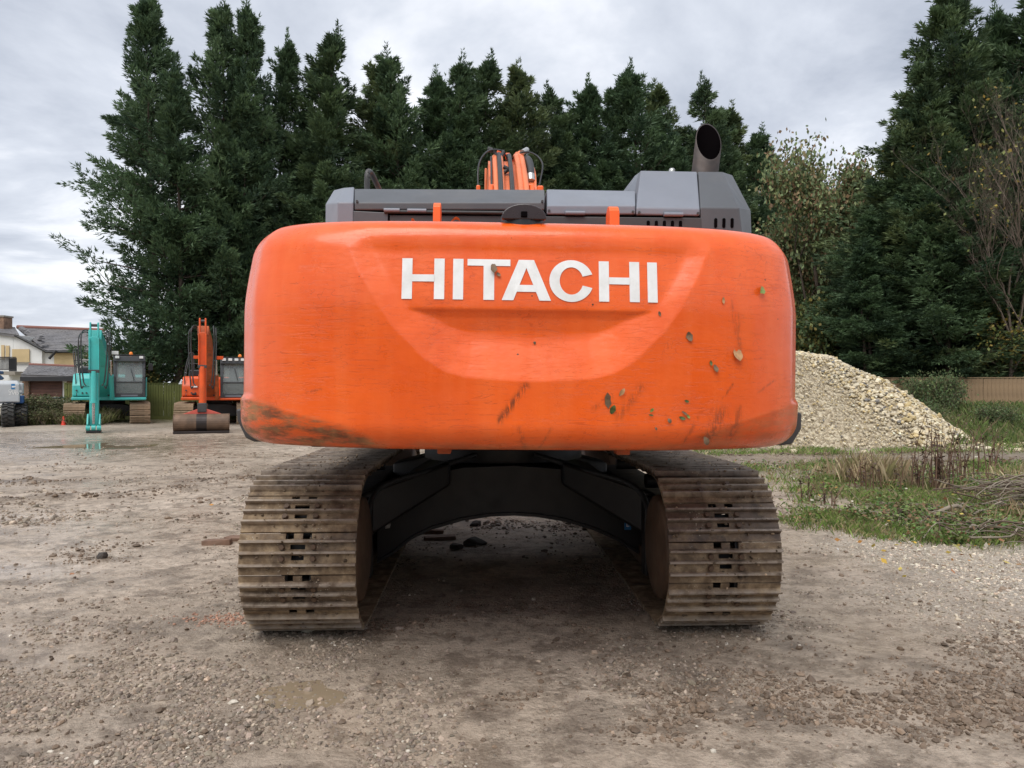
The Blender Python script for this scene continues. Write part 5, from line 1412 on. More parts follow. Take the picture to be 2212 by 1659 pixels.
# brushwood pile at the right edge
def brush(loc, n, ln, hgt, seed, label):
    r_ = random.Random(seed)
    e = empty('brushwood_pile', (loc[0], loc[1], float(ground_h(*loc))), 0, label, 'brushwood')
    for i in range(n):
        a = r_.uniform(-0.5, 0.5) + (3.14 if r_.random() < 0.5 else 0); l = ln * r_.uniform(0.5, 1.1)
        z0 = r_.uniform(0.02, hgt); x0, y0 = r_.gauss(0, 0.35), r_.gauss(0, 0.22)
        pts = [Vector((x0 + l * (t - .5) * math.cos(a) + r_.gauss(0, .04), y0 + l * (t - .5) * math.sin(a) * 0.8 + r_.gauss(0, .04), max(0.01, z0 + r_.gauss(0, .05) + 0.10 * l * (t - .5) * (i % 3 - 1)))) for t in (0, .25, .5, .75, 1)]
        r0 = r_.choice((0.006, 0.008, 0.012, 0.03 if i < 4 else 0.01))
        MB().tube(curve_pts(pts, 3), [r0 * (1 - 0.05 * k) for k in range(13)], 5).build('branch', M['brush_a'] if i % 2 else M['brush_b'], e)
M['brush_a'] = simple('branch_brown', (0.12, 0.085, 0.06), 0.9, var=0.35, scale=8)
M['brush_b'] = simple('branch_grey', (0.24, 0.20, 0.155), 0.9, var=0.3, scale=8)
brush((6.55, 9.9), 70, 1.3, 0.42, 4, 'dark tangle of cut branches at the right edge')
brush((5.25, 7.85), 34, 1.0, 0.16, 5, 'pale dead branches low at the right edge below the dark tangle')
brush((5.0, 9.3), 16, 1.2, 0.06, 6, 'long thin twigs lying across the weeds')

# ------------------------------------------------------------------ heap of pale stone
HX, HY, HR, HH = 7.5, 24.2, 6.25, 2.95
def heap_h(x, y):
    r = np.hypot((x - HX) / 1.0, (y - HY) / 0.80) / HR
    r = r * (1 + 0.14 * (fbm(x * 0.45, y * 0.45, 3, 12) - 0.5) * 2)
    top = np.clip(1.12 * (1 - r), 0, None)
    h = HH * (1 - np.exp(-top * 1.9)) / (1 - math.exp(-1.9 * 1.0)) * 0.98
    h = np.where(top > 0, np.minimum(top * 3.5, 2.25 + 0.50 * (1 - np.exp(-np.clip(top * 3.5 - 2.0, 0, 9)))), 0)
    return h + 0.10 * (fbm(x * 1.6, y * 1.6, 3, 14) - 0.5) * (top > 0)
xs = np.linspace(HX - 7.6, HX + 7.6, 110); ys = np.linspace(HY - 6.2, HY + 6.2, 90)
A, B = np.meshgrid(xs, ys)
Zh = heap_h(A, B) - 0.06 + np.where(np.hypot(A - HX, (B - HY) / .8) > HR * 1.3, -0.2, 0)
ii = (np.arange(89)[:, None] * 110 + np.arange(109)[None]).ravel()
def heap_mat():
    t = NT('heap_gravel'); v = t.coord()
    vo = t.n('TexVoronoi', Scale=16.0); t.t.links.new(v, vo.inputs['Vector'])
    hs = t.n('SeparateColor'); t.t.links.new(vo.outputs['Color'], hs.inputs[0])
    c = t.ramp(hs.outputs[0], (0.0, (0.19, 0.15, 0.10)), (0.5, (0.40, 0.33, 0.23)), (1.0, (0.58, 0.51, 0.38)))
    t.bump(t.math('MULTIPLY', vo.outputs['Distance'], -1.0), 0.8, 0.05)
    return t.out(c, 0.9, 0.0, 0.2)
me = np_mesh('mound', np.stack([A.ravel(), B.ravel(), Zh.ravel()], 1), np.stack([ii, ii + 1, ii + 111, ii + 110], 1), heap_mat(), True)
heap = empty('stone_heap', (0, 0, 0), 0, 'large heap of pale cream stones behind the machine on the right', 'stone heap')
link(bpy.data.objects.new('mound', me), heap)
n = 36000
q = np.stack([rng.uniform(HX - 7.2, HX + 7.4, n), rng.uniform(HY - 5.8, HY + 3.5, n)], 1)
hh = heap_h(q[:, 0], q[:, 1])
k = (hh > 0.02) | (rng.random(n) < 0.03)
q, hh = q[k], hh[k]
# a slide of finer gravel runs down the near left face; the rest is cobbles
ang = (q[:, 0] - HX) + 0.55 * (q[:, 1] - HY) + 1.2 * (fbm(q[:, 0] * .6, q[:, 1] * .6, 3, 17) - .5)
fine = sstep(1.0, -0.2, ang)
sz = np.clip(rng.lognormal(math.log(0.040), 0.36, len(q)), 0.018, 0.12) * (1 - 0.52 * fine)
c = gcols(len(q), [(0.56, 0.48, 0.33), (0.62, 0.55, 0.41), (0.48, 0.40, 0.27), (0.46, 0.40, 0.30), (0.66, 0.58, 0.43), (0.52, 0.41, 0.22)], 0.16)
dk = rng.random(len(q)) < 0.035; c[dk] = np.array((0.22, 0.21, 0.20))
c = c * (1 - 0.04 * fine[:, None]) * (0.80 + 0.4 * fbm(q[:, 0] * .7, q[:, 1] * .7, 3, 19))[:, None]
s_ = stones('loose_stones', np.c_[q, np.maximum(hh, ground_h(*q.T)) + sz * 0.15], sz, np.clip(c, 0, .8), M['stone_dry'], (0.55, 0.9))
s_.parent = heap; s_['kind'] = 'stuff'
# a few larger stones rolled off the toe
for i, (x, y, s) in enumerate(((14.2, 19.6, 0.16), (14.9, 19.9, 0.18), (11.9, 18.2, 0.14), (9.3, 16.9, 0.12), (6.6, 18.0, 0.14), (8.0, 17.5, 0.10))):
    slab_piece('rolled_stone', (x, y), (s * 1.7, s * 1.2, s), i, simple('cream_stone', (0.58, 0.50, 0.35), 0.9, var=0.15, scale=9), ['cream stone lying in the grass far right of the heap', 'second cream stone beside it, rightmost of the rolled stones', 'pale stone in the grass below the heap tip', 'pale stone at the edge of the mud track', 'pale stone at the near foot of the heap', 'smallest pale stone beside the mud track'][i], 'stone', 70 + i)

# ------------------------------------------------------------------ fences
def board_fence(a, b, hgt, bw, mat, label, z0=0.0, seed=0, posts=2.4, rails=True):
    """close-boarded fence: every board its own piece"""
    a, b = Vector(a), Vector(b); ln = (b - a).length; n = int(ln / bw)
    e = empty('board_fence', (a.x, a.y, z0), math.atan2(b.y - a.y, b.x - a.x), label, 'fence')
    r_ = random.Random(seed)
    me_ = MB().hull([Vector((x, y, z)) for z in (0, hgt) for x, y in ((0, 0), (bw * 1.02, -0.022), (bw * 1.02, -0.006), (0, 0.012))]).mesh('board', mat)
    for i in range(n):
        o = bpy.data.objects.new('board', me_); link(o, e); o.location = (i * bw, 0, r_.uniform(-0.012, 0.012)); o.rotation_euler = (0, r_.gauss(0, 0.003), 0)
    pm = MB().bb(-0.05, 0.05, 0.02, 0.12, 0, hgt + 0.06).mesh('post', mat)
    for i in range(int(ln / posts) + 1):
        o = bpy.data.objects.new('post', pm); link(o, e); o.location = (i * posts, 0, 0)
    MB().bb(0, ln, -0.035, 0.03, hgt + 0.014, hgt + 0.04).build('capping', mat, e)
    MB().bb(0, ln, -0.045, -0.024, -0.02, 0.15).build('gravel_board', mat, e)
    return e
p0, p1 = P(140, 0, 35.4), P(560, 0, 34.6)
board_fence((p0.x, 35.4, 0), (p1.x, 34.6, 0), 1.62, 0.125, M['timber_green'], 'mossy green board fence behind the parked excavators', 0.0, 3)
p0, p1 = P(1900, 0, 30.5), P(2300, 0, 27.0)
board_fence((p0.x, 30.5, 0), (p1.x, 27.0, 0), 1.20, 0.13, M['timber'], 'new brown board fence at the top of the bank on the right', 0.62, 4)

# ------------------------------------------------------------------ far excavators facing the camera
def far_excavator(loc, rz_up, rz_low, paint, label, spec):
    root = empty('excavator', loc, 0, label, 'excavator')
    LOW = Matrix.Rotation(rz_low, 4, 'Z'); UPM = Matrix.Rotation(rz_up, 4, 'Z')
    pm = M[paint]
    def part(mb, name, mat, parent=None, bevel=0.015, mx=UPM):
        if parent is None: return mb.build(name, mat, root, bevel, 2, mx)
        return mb.build(name, mat, parent, bevel, 2)
    # tracks: shoes one by one
    tw, gauge, th, tl = spec['shoe_w'], spec['gauge'], 0.84, 3.9
    rp = th / 2 - 0.07; hf = tl / 2 - th / 2; per_ = 4 * hf + 2 * math.pi * rp; ns = 44; pt = per_ / ns
    m = MB(); m.bb(-tw / 2, tw / 2, -pt * 0.47, pt * 0.47, 0.03, 0.05)
    for yc in (-0.06, 0.0, 0.06): m.hull([Vector((x, yc + dy, 0.05 + z)) for x in (-tw / 2, tw / 2) for dy, z in ((-.016, 0), (.016, 0), (-.008, .042), (.008, .042))])
    sm_ = m.mesh('track_shoe', M['track_far'])
    def lp2(s):
        s %= per_
        if s < 2 * hf: return hf - s, th / 2 - rp
        s -= 2 * hf
        if s < math.pi * rp: return -hf - rp * math.sin(s / rp), th / 2 - rp * math.cos(s / rp)
        s -= math.pi * rp
        if s < 2 * hf: return -hf + s, th / 2 + rp
        s -= 2 * hf
        return hf + rp * math.sin(s / rp), th / 2 + rp * math.cos(s / rp)
    for sx in (-1, 1):
        xc = sx * gauge / 2
        m = MB(); m.bb(xc - .14, xc + .14, -hf, hf, 0.18, 0.62)
        for yc in (-hf, hf): m.cyl((xc - .16, yc, th / 2), (xc + .16, yc, th / 2), rp - 0.03, n=20)
        tr = part(m, 'track', M['under'], None, 0.0, LOW)
        for i in range(ns):
            s = (i + 0.3) * pt
            y0, z0 = lp2(s - pt / 2); y1, z1 = lp2(s + pt / 2)
            t = Vector((0, y1 - y0, z1 - z0)).normalized(); nn = Vector((0, -t.z, t.y))
            o = bpy.data.objects.new('track_shoe', sm_); link(o, tr)
            o.matrix_local = Matrix(((1, t.x, nn.x, xc), (0, t.y, nn.y, (y0 + y1) / 2), (0, t.z, nn.z, (z0 + z1) / 2), (0, 0, 0, 1)))
    m = MB(); m.hull([Vector((x, y, z)) for x, z in ((-gauge / 2, .30), (gauge / 2, .30), (-gauge / 2, .62), (gauge / 2, .62), (-.5, .80), (.5, .80)) for y in (-.9, .9)]); part(m, 'car_body', M['under'], None, 0.02, LOW)
    m = MB(); m.cyl((0, 0, .78), (0, 0, .98), .62, n=28); part(m, 'slewing_ring', M['under'], None, 0.0, LOW)
    # upper body
    m = MB(); m.bb(-1.22, 1.34, -1.3, 2.3, 0.96, 1.12); part(m, 'deck', pm)
    lx0, lx1, zt = spec['tank']
    m = MB(); m.hull([Vector(q) for q in ((lx0, -1.62, 1.12), (lx1, -1.66, 1.12), (lx0 + .02, -1.30, zt), (lx1, -1.34, zt), (lx0, 1.6, 1.12), (lx1, 1.6, 1.12), (lx0 + .04, 1.6, zt), (lx1, 1.6, zt), (lx0, -1.6, 1.55), (lx1, -1.64, 1.55))]); tank = part(m, 'engine_house', pm, None, 0.07)
    m = MB(); m.hull([Vector(q) for q in ((lx0 - .02, -1.72, .98), (lx1 + .1, -1.72, .98), (lx0 - .02, -1.72, 1.10), (lx1 + .1, -1.72, 1.10), (lx0 - .02, 1.5, .98), (lx1 + .1, 1.5, 1.10), (lx0 - .02, 1.5, 1.10), (lx1 + .1, 1.5, .98))]); part(m, 'side_skirt', pm, None, 0.03)
    m = MB(); m.bb(lx0 + 0.30, lx1 - 0.04, -1.66, -1.55, 1.50, 1.84); part(m, 'tool_box_lid', pm, tank, 0.03)
    for k, xx in enumerate((lx0 + .16, lx0 + .36, lx0 + .50)):
        m = MB(); m.cyl((xx, -1.685, 1.36 if k == 0 else 1.26), (xx, -1.60, 1.36 if k == 0 else 1.26), .032, n=12); part(m, 'plug', M['grey_dark'], tank, 0)
    m = MB(); m.hull([Vector(q) for q in ((-1.2, 1.5, 1.0), (1.3, 1.5, 1.0), (-1.1, 2.75, 1.05), (1.2, 2.75, 1.05), (-1.2, 1.5, zt), (1.3, 1.5, zt), (-1.1, 2.7, zt - .05), (1.2, 2.7, zt - .05))]); part(m, 'counterweight', pm, None, 0.1)
    # cab: pillars, glass, roof
    cx0, cx1, cz0, cz1 = spec['cab']
    yf, yb = -1.75, 0.15
    m = MB(); pw = 0.10
    for x in (cx0, cx1 - pw):
        m.hull([Vector((xx, y, z)) for xx in (x, x + pw) for y, z in ((yf, cz0), (yf + .12, cz0), (yf + .18, cz1), (yf + .32, cz1), (yf, 1.9), (yf + .14, 1.9))])
        m.bb(x, x + pw, yb - .12, yb, cz0, cz1)
        m.bb(x + .005, x + pw - .005, yf + .12, yb - .12, cz0, cz0 + .45)
    m.hull([Vector((x, y, z)) for x in (cx0, cx1) for y, z in ((yf + .02, cz1 - .20), (yf + .05, cz1), (yb, cz1), (yb, cz1 - .10))])
    m.bb(cx0 + pw, cx1 - pw, yf - .002, yf + .06, cz0, cz0 + .16)
    m.bb(cx0 + pw, cx1 - pw, yf + .01, yf + .04, cz0 + .58, cz0 + .64)
    m.bb(cx0 + pw, cx1 - pw, yb - .08, yb, cz0, cz0 + .8)
    cab = part(m, 'cab', M['cab_grey'], None, 0.02)
    m = MB(); m.add([(cx0 + pw, yf + .02, cz0 + .16), (cx1 - pw, yf + .02, cz0 + .16), (cx1 - pw, yf + .03, cz0 + .58), (cx0 + pw, yf + .03, cz0 + .58)], [(0, 1, 2, 3)]); part(m, 'lower_window', M['glass'], cab, 0)
    m = MB(); m.add([(cx0 + pw, yf + .04, cz0 + .64), (cx1 - pw, yf + .04, cz0 + .64), (cx1 - pw, yf + .2, cz1 - .20), (cx0 + pw, yf + .2, cz1 - .20)], [(0, 1, 2, 3)]); part(m, 'windscreen', M['glass'], cab, 0)
    m = MB(); m.add([(cx0 + pw, yb - .10, cz0 + .8), (cx1 - pw, yb - .10, cz0 + .8), (cx1 - pw, yb - .10, cz1 - .1), (cx0 + pw, yb - .10, cz1 - .1)], [(0, 1, 2, 3)]); part(m, 'rear_window', M['glass'], cab, 0)
    cm = (cx0 + cx1) / 2
    m = MB(); m.hull([Vector(q) for q in ((cm - .24, -.55, cz0 + .3), (cm + .24, -.55, cz0 + .3), (cm - .16, -.45, cz0 + 1.25), (cm + .16, -.45, cz0 + 1.25), (cm - .24, -.40, cz0 + .3), (cm + .24, -.40, cz0 + .3), (cm - .14, -.35, cz0 + 1.25), (cm + .14, -.35, cz0 + 1.25))]); m.bb(cm - .25, cm + .25, -1.1, -.55, cz0 + .3, cz0 + .45); part(m, 'seat', M['seat'], cab, 0.04)
    m = MB(); m.bb(cx0 - .02, cx1 + .05, -1.82, -1.2, 0.965, cz0 - .005); part(m, 'cab_step', pm, None, 0.04)
    m = MB(); m.hull([Vector((x, y, z)) for x in (cx1 + .006, cx1 + .05) for y, z in ((-1.6, cz0), (1.5, cz0), (-1.45, 1.85), (1.5, 1.9))]); part(m, 'side_panel', pm, None, 0.015)
    # control valves beside the boom foot, wiper, grab handles, roof hatch rail
    m = MB(); m.bb(spec['boom_x'] + .12, cx0 - .06, -1.45, -1.1, 1.125, 1.42); part(m, 'valve_block', M['black'], None, 0.02)
    for k in range(3):
        xx = spec['boom_x'] + .16 + .10 * k
        if xx < cx0 - .08: m = MB(); m.tube(curve_pts([(xx, -1.3, 1.42), (xx, -1.5, 1.62), (xx - .05, -1.9, 1.75)], 4), .022, 6); part(m, 'valve_hose', M['hose'], None, 0)
    m = MB(); m.tube([(cm + .18, yf - .01, cz0 + .66), (cm + .05, yf + .10, cz0 + 1.15)], .012, 5); part(m, 'wiper', M['black'], cab, 0)
    m = MB(); m.tube([(cx1 - .02, yf - .03, cz0 + .3), (cx1 + .01, yf - .06, cz0 + .4), (cx1 + .01, yf - .02, cz0 + 1.1), (cx1 - .02, yf + .06, cz0 + 1.2)], .014, 6); part(m, 'grab_handle', M['black'], cab, 0)
    m = MB(); m.bb(cm - .30, cm + .30, yf - .006, yf - .003, cz0 + .04, cz0 + .10); part(m, 'name_plate', M['grey_b'], cab, 0)
    # lamps, beacon, mirror, rails
    nl = spec['lamps']
    for k in range(nl):
        x = cx0 + .14 + (cx1 - cx0 - .28) * (k / (nl - 1))
        m = MB(); m.bb(x - .07, x + .07, yf - .03, yf + .03, cz1 - .09, cz1 + .01); part(m, 'work_lamp', M['lamp_white'], cab, 0.01)
    m = MB(); m.bb(cx0 + .02, cx1 - .02, yf + .06, yf + .3, cz1 + .012, cz1 + .07); part(m, 'roof_guard', M['black'], cab, 0.01)
    bx_ = spec['beacon']
    m = MB(); m.lathe([(.07, 0), (.075, .05), (.06, .10), (.03, .125), (0, .13)], 16, lambda v: v + Vector((bx_, -.9, cz1 + .08))); m.cyl((bx_, -.9, cz1 - .02), (bx_, -.9, cz1 + .08), .05, n=12); part(m, 'beacon', M['amber'], cab, 0)
    m = MB(); m.tube([(cx1 + .02, -1.6, 1.9), (cx1 + .14, -1.65, 2.0), (cx1 + .14, -1.65, cz1 - .5)], .015, 6); part(m, 'mirror_arm', M['black'], cab, 0)
    m = MB(); m.hull([Vector((cx1 + .20 + a * .085, -1.68 + dy, cz1 - .42 + b * .14)) for a, b in ((-1, -.8), (-.8, -1), (.8, -1), (1, -.8), (1, .8), (.7, 1), (-.7, 1), (-1, .8)) for dy in (0, .05)]); part(m, 'mirror', M['black'], cab, 0.01)
    rl = spec['rail']
    m = MB()
    for off in (0, .22): m.tube(curve_pts([(lx0 + .16, -1.62 + off * 3, 1.15), (lx0 + .10, -1.50 + off * 3, zt + .05), (rl + off * 0.1, -1.35 + off * 3, zt + .85), (rl + .10 + off * .1, -1.30 + off * 3, zt + .92), (rl + .12, -1.2 + off * 3, zt + .85), (rl + .16, -1.1 + off * 3, zt + .02)], 5), .020, 6)
    m.tube([(rl + .03, -1.3, zt + .5), (lx1 + .1, -1.3, zt + .5)], .016, 6)
    part(m, 'handrail', M['grey_dark'], None, 0)
    m = MB(); m.hull([Vector((lx0 + .42 + a, -.6 + b, zt + c)) for a, b, c in ((-.24, -.22, 0), (.24, -.22, 0), (-.24, .22, 0), (.24, .22, 0), (-.2, -.2, .26), (.2, -.2, .26), (-.15, .2, .30), (.15, .2, .30))]); part(m, 'intake_cover', M['black'], None, 0.04)
    # boom, arm, cylinders
    bxc = spec['boom_x']; hz = spec['top_z']; ya = spec['arm_y']
    bw = spec['boom_w'] / 2
    side = [(-.9, 1.35), (-1.6, 1.9), (-2.6, 2.75), (-3.6, hz - .35), (ya + .55, hz - .05)]
    side2 = [(-1.15, 1.0), (-2.1, 1.6), (-3.0, 2.25), (-3.9, hz - .85), (ya + .45, hz - .38)]
    m = MB()
    for i in range(4): m.hull([Vector((x, y, z)) for x in (bxc - bw, bxc + bw) for y, z in (side[i], side[i + 1], side2[i], side2[i + 1])])
    boom_ = part(m, 'boom', M[spec['boom_mat']])
    bo = spec['boom_off']
    for sx in (-1, 1):
        m = MB(); m.cyl((bxc + sx * (bw + .10), -1.75, 1.02), (bxc + sx * (bw + .10), -2.5, 1.95), .085, n=14); part(m, 'boom_cylinder', M[spec['boom_mat']], boom_, 0)
        m = MB(); m.cyl((bxc + sx * (bw + .10), -2.5, 1.95), (bxc + sx * (bw + .10), -2.95, 2.5), .045, n=12); part(m, 'cylinder_rod', M['chrome'], boom_, 0)
        # boom pipes and hoses looping to the arm
        for k in range(2):
            xo = bxc + sx * (bw + .03 + .07 * k)
            m = MB(); m.tube(curve_pts([(xo, -2.6, 2.6), (xo + sx * .03, -3.5, hz - .05), (xo + sx * .12, ya + .35, hz - .10 - .1 * k), (xo + sx * .15, ya + .05, hz - .75), (xo + sx * .08, ya + .0, 1.75 - .2 * k), (xo, ya - .05, 1.55)], 5), .022, 6); part(m, 'hose', M['hose'], boom_, 0)
    m = MB(); m.bb(bxc + bw + .12, bxc + bw + .36, -2.75, -2.68, spec['lamp_z'], spec['lamp_z'] + .13); part(m, 'boom_lamp', M[spec['lamp_mat']], boom_, 0.01)
    if spec['two_lamps']:
        m = MB(); m.bb(bxc - bw - .34, bxc - bw - .12, -2.75, -2.68, spec['lamp_z'] + .02, spec['lamp_z'] + .14); part(m, 'boom_lamp', M[spec['lamp_mat']], boom_, 0.01)
    aw = spec['arm_w'] / 2
    zb = spec['arm_bot']
    m = MB()
    m.hull([Vector((x, y, z)) for x in (bxc - aw, bxc + aw) for y, z in ((ya + .05, hz - .30), (ya + .50, hz - .30), (ya + .02, hz - 1.5), (ya + .55, hz - 1.2))])
    m.hull([Vector((x, y, z)) for x in (bxc - aw, bxc + aw) for y, z in ((ya + .02, hz - 1.5), (ya + .55, hz - 1.2), (ya - .02, zb), (ya + .24, zb))])
    for sx in (-1, 1):
        m.hull([Vector((bxc + sx * (aw - .02) + a, y, z)) for a in (-.025, .025) for y, z in ((ya + .05, hz - .3), (ya + .35, hz - .3), (ya + .10, hz + .18), (ya + .25, hz + .18))])
        m.bb(bxc + sx * aw - .02, bxc + sx * aw + .02, ya - .05, ya + .05, hz - 1.45, hz - .35)
    arm = part(m, 'arm', M[spec['arm_mat']])
    m = MB(); m.cyl((bxc - aw, ya + .17, hz + .08), (bxc + aw, ya + .17, hz + .08), .05, n=12); part(m, 'pin', M['grey_dark'], arm, 0)
    m = MB(); m.cyl((bxc, ya - .14, hz - 1.45), (bxc, ya - .20, 1.05), .085, n=16); m.cyl((bxc, ya - .20, 1.05), (bxc, ya - .205, .98), .105, n=16); part(m, 'bucket_cylinder', M[spec['arm_mat']], arm, 0)
    m = MB(); m.cyl((bxc, ya - .205, .98), (bxc, ya - .22, .30), .045, n=12); part(m, 'cylinder_rod', M['chrome'], arm, 0)
    m = MB(); m.bb(bxc - aw - .03, bxc + aw + .03, ya - .2, ya - .06, hz - 1.5, hz - 1.40); part(m, 'cylinder_bracket', M['grey_dark'], arm, 0.01)
    if not spec['bucket']:
        for sx in (-1, 1):
            m = MB(); m.hull([Vector((bxc + sx * (aw + .04) + a, y, z)) for a in (-.025, .025) for y, z in ((ya - .05, .62), (ya + .10, .62), (ya - .30, .30), (ya - .24, .06), (ya + .16, .10), (ya + .18, .40))]); part(m, 'link_plate', M[spec['arm_mat']], arm, 0.01)
        m = MB()
        for xx in (-.16, 0, .16): m.cyl((bxc + xx - .06, ya - .22, .17), (bxc + xx + .06, ya - .22, .17), .085, n=14)
        part(m, 'link_pin', M[spec['arm_mat']], arm, 0)
        m = MB(); m.bb(bxc - .22, bxc + .22, ya - .26, ya + .12, .005, .085); part(m, 'quick_hitch', M['black'], arm, 0.02)
    else:
        w2 = .84
        for sx in (-1, 1):
            m = MB(); m.hull([Vector((bxc + sx * .13 + a, y, z)) for a in (-.02, .02) for y, z in ((ya - .1, .95), (ya + .2, .95), (ya - .25, .55), (ya + .1, .55))]); part(m, 'link_plate', M['rust'], arm, 0.01)
        pr = [(ya + .35 - .62 * math.cos(a) * .95, .33 + .31 * math.sin(a)) for a in np.linspace(R(95), R(-85), 14)]
        pr2 = [(u + .05, v) for u, v in pr][::-1]
        m = MB(); pr_b = [(ya - .35 + .30 * math.cos(a), .33 + .30 * math.sin(a)) for a in np.linspace(R(80), R(265), 14)]
        inner = [(ya - .35 + .27 * math.cos(a), .33 + .27 * math.sin(a)) for a in np.linspace(R(265), R(80), 14)]
        m.prism(pr_b + inner, bxc - w2, bxc + w2, lambda u, v, w: (w, u, v))
        for sx in (-1, 1): m.prism(pr_b, bxc + sx * w2 - .015, bxc + sx * w2 + .015, lambda u, v, w: (w, u, v))
        bk = part(m, 'bucket', M['bucket_steel'], None, 0)
        m = MB(); m.prism([(ya - .35 + .303 * math.cos(a), .33 + .303 * math.sin(a)) for a in np.linspace(R(80), R(265), 14)] + [(ya - .35 + .302 * math.cos(a) * .98, .33 + .302 * .98 * math.sin(a)) for a in np.linspace(R(265), R(80), 14)], bxc - .16, bxc + .16, lambda u, v, w: (w, u, v)); part(m, 'wear_strip', M['soot_steel'], bk, 0)
        m = MB(); m.bb(bxc - w2 - .01, bxc + w2 + .01, ya - .70, ya - .34, .005, .075); part(m, 'cutting_edge', M['soot_steel'], bk, 0.008)
        m = MB(); m.hull([Vector((bxc + a, ya + b, c)) for a, b, c in ((-.6, -.3, .62), (.6, -.3, .62), (-.15, -.3, .78), (.15, -.3, .78), (-.6, -.15, .62), (.6, -.15, .62), (-.15, 0, .78), (.15, 0, .78))]); part(m, 'bucket_hanger', M['red_faded'], bk, 0.01)
        m = MB(); m.hull([Vector((bxc + a, ya + b, c)) for a in (-.14, .14) for b, c in ((-.34, .68), (-.34, .98), (.05, .68), (.05, .98))]); part(m, 'quick_hitch', M['grey_dark'], arm, 0.02)
        m = MB(); m.bb(lx0 + .34, lx1 - .12, -1.70, -1.66, 1.47, 1.53); part(m, 'badge', M['decal'], tank, 0.01)
        m = MB(); m.bb(lx0 + .38, lx1 - .16, -1.72, -1.66, 1.17, 1.25); part(m, 'headlamp', M['black'], tank, 0.01)
    return root
M['bucket_steel'] = simple('bucket_steel', (0.17, 0.105, 0.065), 0.6, 0.2, var=0.4, scale=3, dirt=(0.05, 0.035, 0.028), dirt_amt=0.6)
M['soot_steel'] = simple('black_steel', (0.03, 0.022, 0.02), 0.5, 0.2, var=0.3, scale=4)
M['red_faded'] = simple('faded_red', (0.55, 0.10, 0.07), 0.7)
far_excavator((-16.77, 32.0, 0), R(25), R(26.5), 'teal', 'teal excavator parked facing the camera with its arm tip on the ground',
    dict(shoe_w=0.74, gauge=2.30, tank=(-1.20, -.52, 2.03), cab=(.24, 1.38, 1.08, 2.72), lamps=2, beacon=.85, rail=-1.18, boom_x=-.10, top_z=3.48, arm_y=-7.2, boom_w=.40, boom_mat='teal', arm_mat='teal', arm_w=.27, arm_bot=.22, bucket=False, boom_off=0, lamp_z=2.75, lamp_mat='lamp_white', two_lamps=False))
far_excavator((-12.35, 32.1, 0), R(19), R(20), 'orange_far', 'smaller orange excavator with a wide bucket, parked right of the teal one',
    dict(shoe_w=0.70, gauge=2.30, tank=(-1.20, -.50, 1.92), cab=(.22, 1.20, 1.06, 2.62), lamps=4, beacon=.95, rail=-.95, boom_x=-.18, top_z=3.64, arm_y=-6.75, boom_w=.36, boom_mat='orange_rusty', arm_mat='orange_far', arm_w=.22, arm_bot=.75, bucket=True, boom_off=0, lamp_z=2.55, lamp_mat='orange_far', two_lamps=True))
# red cone
p = P(137, 895, 29.3)
m = MB(); m.lathe([(0, .36), (.02, .36), (.085, .03), (.085, 0)], 20, lambda v: v); m.bb(-.10, .10, -.10, .10, 0, .03)
o = m.build('traffic_cone', M['red']); o.location = (p.x, 29.3, float(ground_h(p.x, 29.3)) - 0.01); tag(o, 'small red cone in the weeds left of the teal excavator', 'cone')
# wheelie bin
p = P(107, 870, 31.6)
e = empty('wheelie_bin', (p.x, 31.9, 0), 0.3, 'dark green wheelie bin standing in the weeds before the garage', 'bin')
m = MB(); m.hull([Vector((x * s, y * s, z)) for s, z in ((.24, 0.08), (.29, .98)) for x in (-1, 1) for y in (-1, 1)]); m.build('body', M['bin'], e, 0.03)
m = MB(); m.bb(-.33, .33, -.36, .33, 1.0, 1.06); m.build('lid', M['bin'], e, 0.02)
for sx in (-1, 1): m = MB(); m.cyl((sx * .26, .25, .1), (sx * .32, .25, .1), .1, n=16); m.build('wheel', M['rubber'], e)

# ------------------------------------------------------------------ house, garage
HD = 55.0
def PH(x, y, d=HD): return P(x * .25, 656.6 + y * .25, d)     # crop units
def slates(parent, quad, rows_, cols_, mat, seed):
    """overlapping slates on a sloping quad a,b (eave) c,d (ridge): each row of slates its own course of pieces"""
    a, b, c, d = quad; r_ = random.Random(seed)
    nrm = (b - a).cross(d - a).normalized()
    if nrm.y > 0: nrm = -nrm
    m = MB()
    for i in range(rows_):
        t0, t1 = i / rows_, (i + 1.15) / rows_
        l0, r0 = a.lerp(d, t0), b.lerp(c, t0); l1, r1 = a.lerp(d, min(1, t1)), b.lerp(c, min(1, t1))
        off = 0.5 * (i % 2)
        for j in range(cols_):
            u0, u1 = (j + off) / (cols_ + .5), (j + off + .95) / (cols_ + .5)
            q = [l0.lerp(r0, u0), l0.lerp(r0, u1), l1.lerp(r1, u1), l1.lerp(r1, u0)]
            k = r_.uniform(0.015, 0.04)
            m.add([q[0] + nrm * k, q[1] + nrm * k, q[2] + nrm * .004, q[3] + nrm * .004, q[0], q[1]], [(0, 1, 2, 3), (0, 4, 5, 1)])
    o = m.build('slates', mat, parent); o['kind'] = 'stuff'
    return o
house = empty('house', (0, 0, 0), 0, 'derelict white rendered house with boarded windows and broken slate roof', 'house')
zE, zR = PH(0, 400).z, PH(0, 200).z
xl, xr = PH(138, 0).x, PH(900, 0).x
xa = PH(395, 0).x
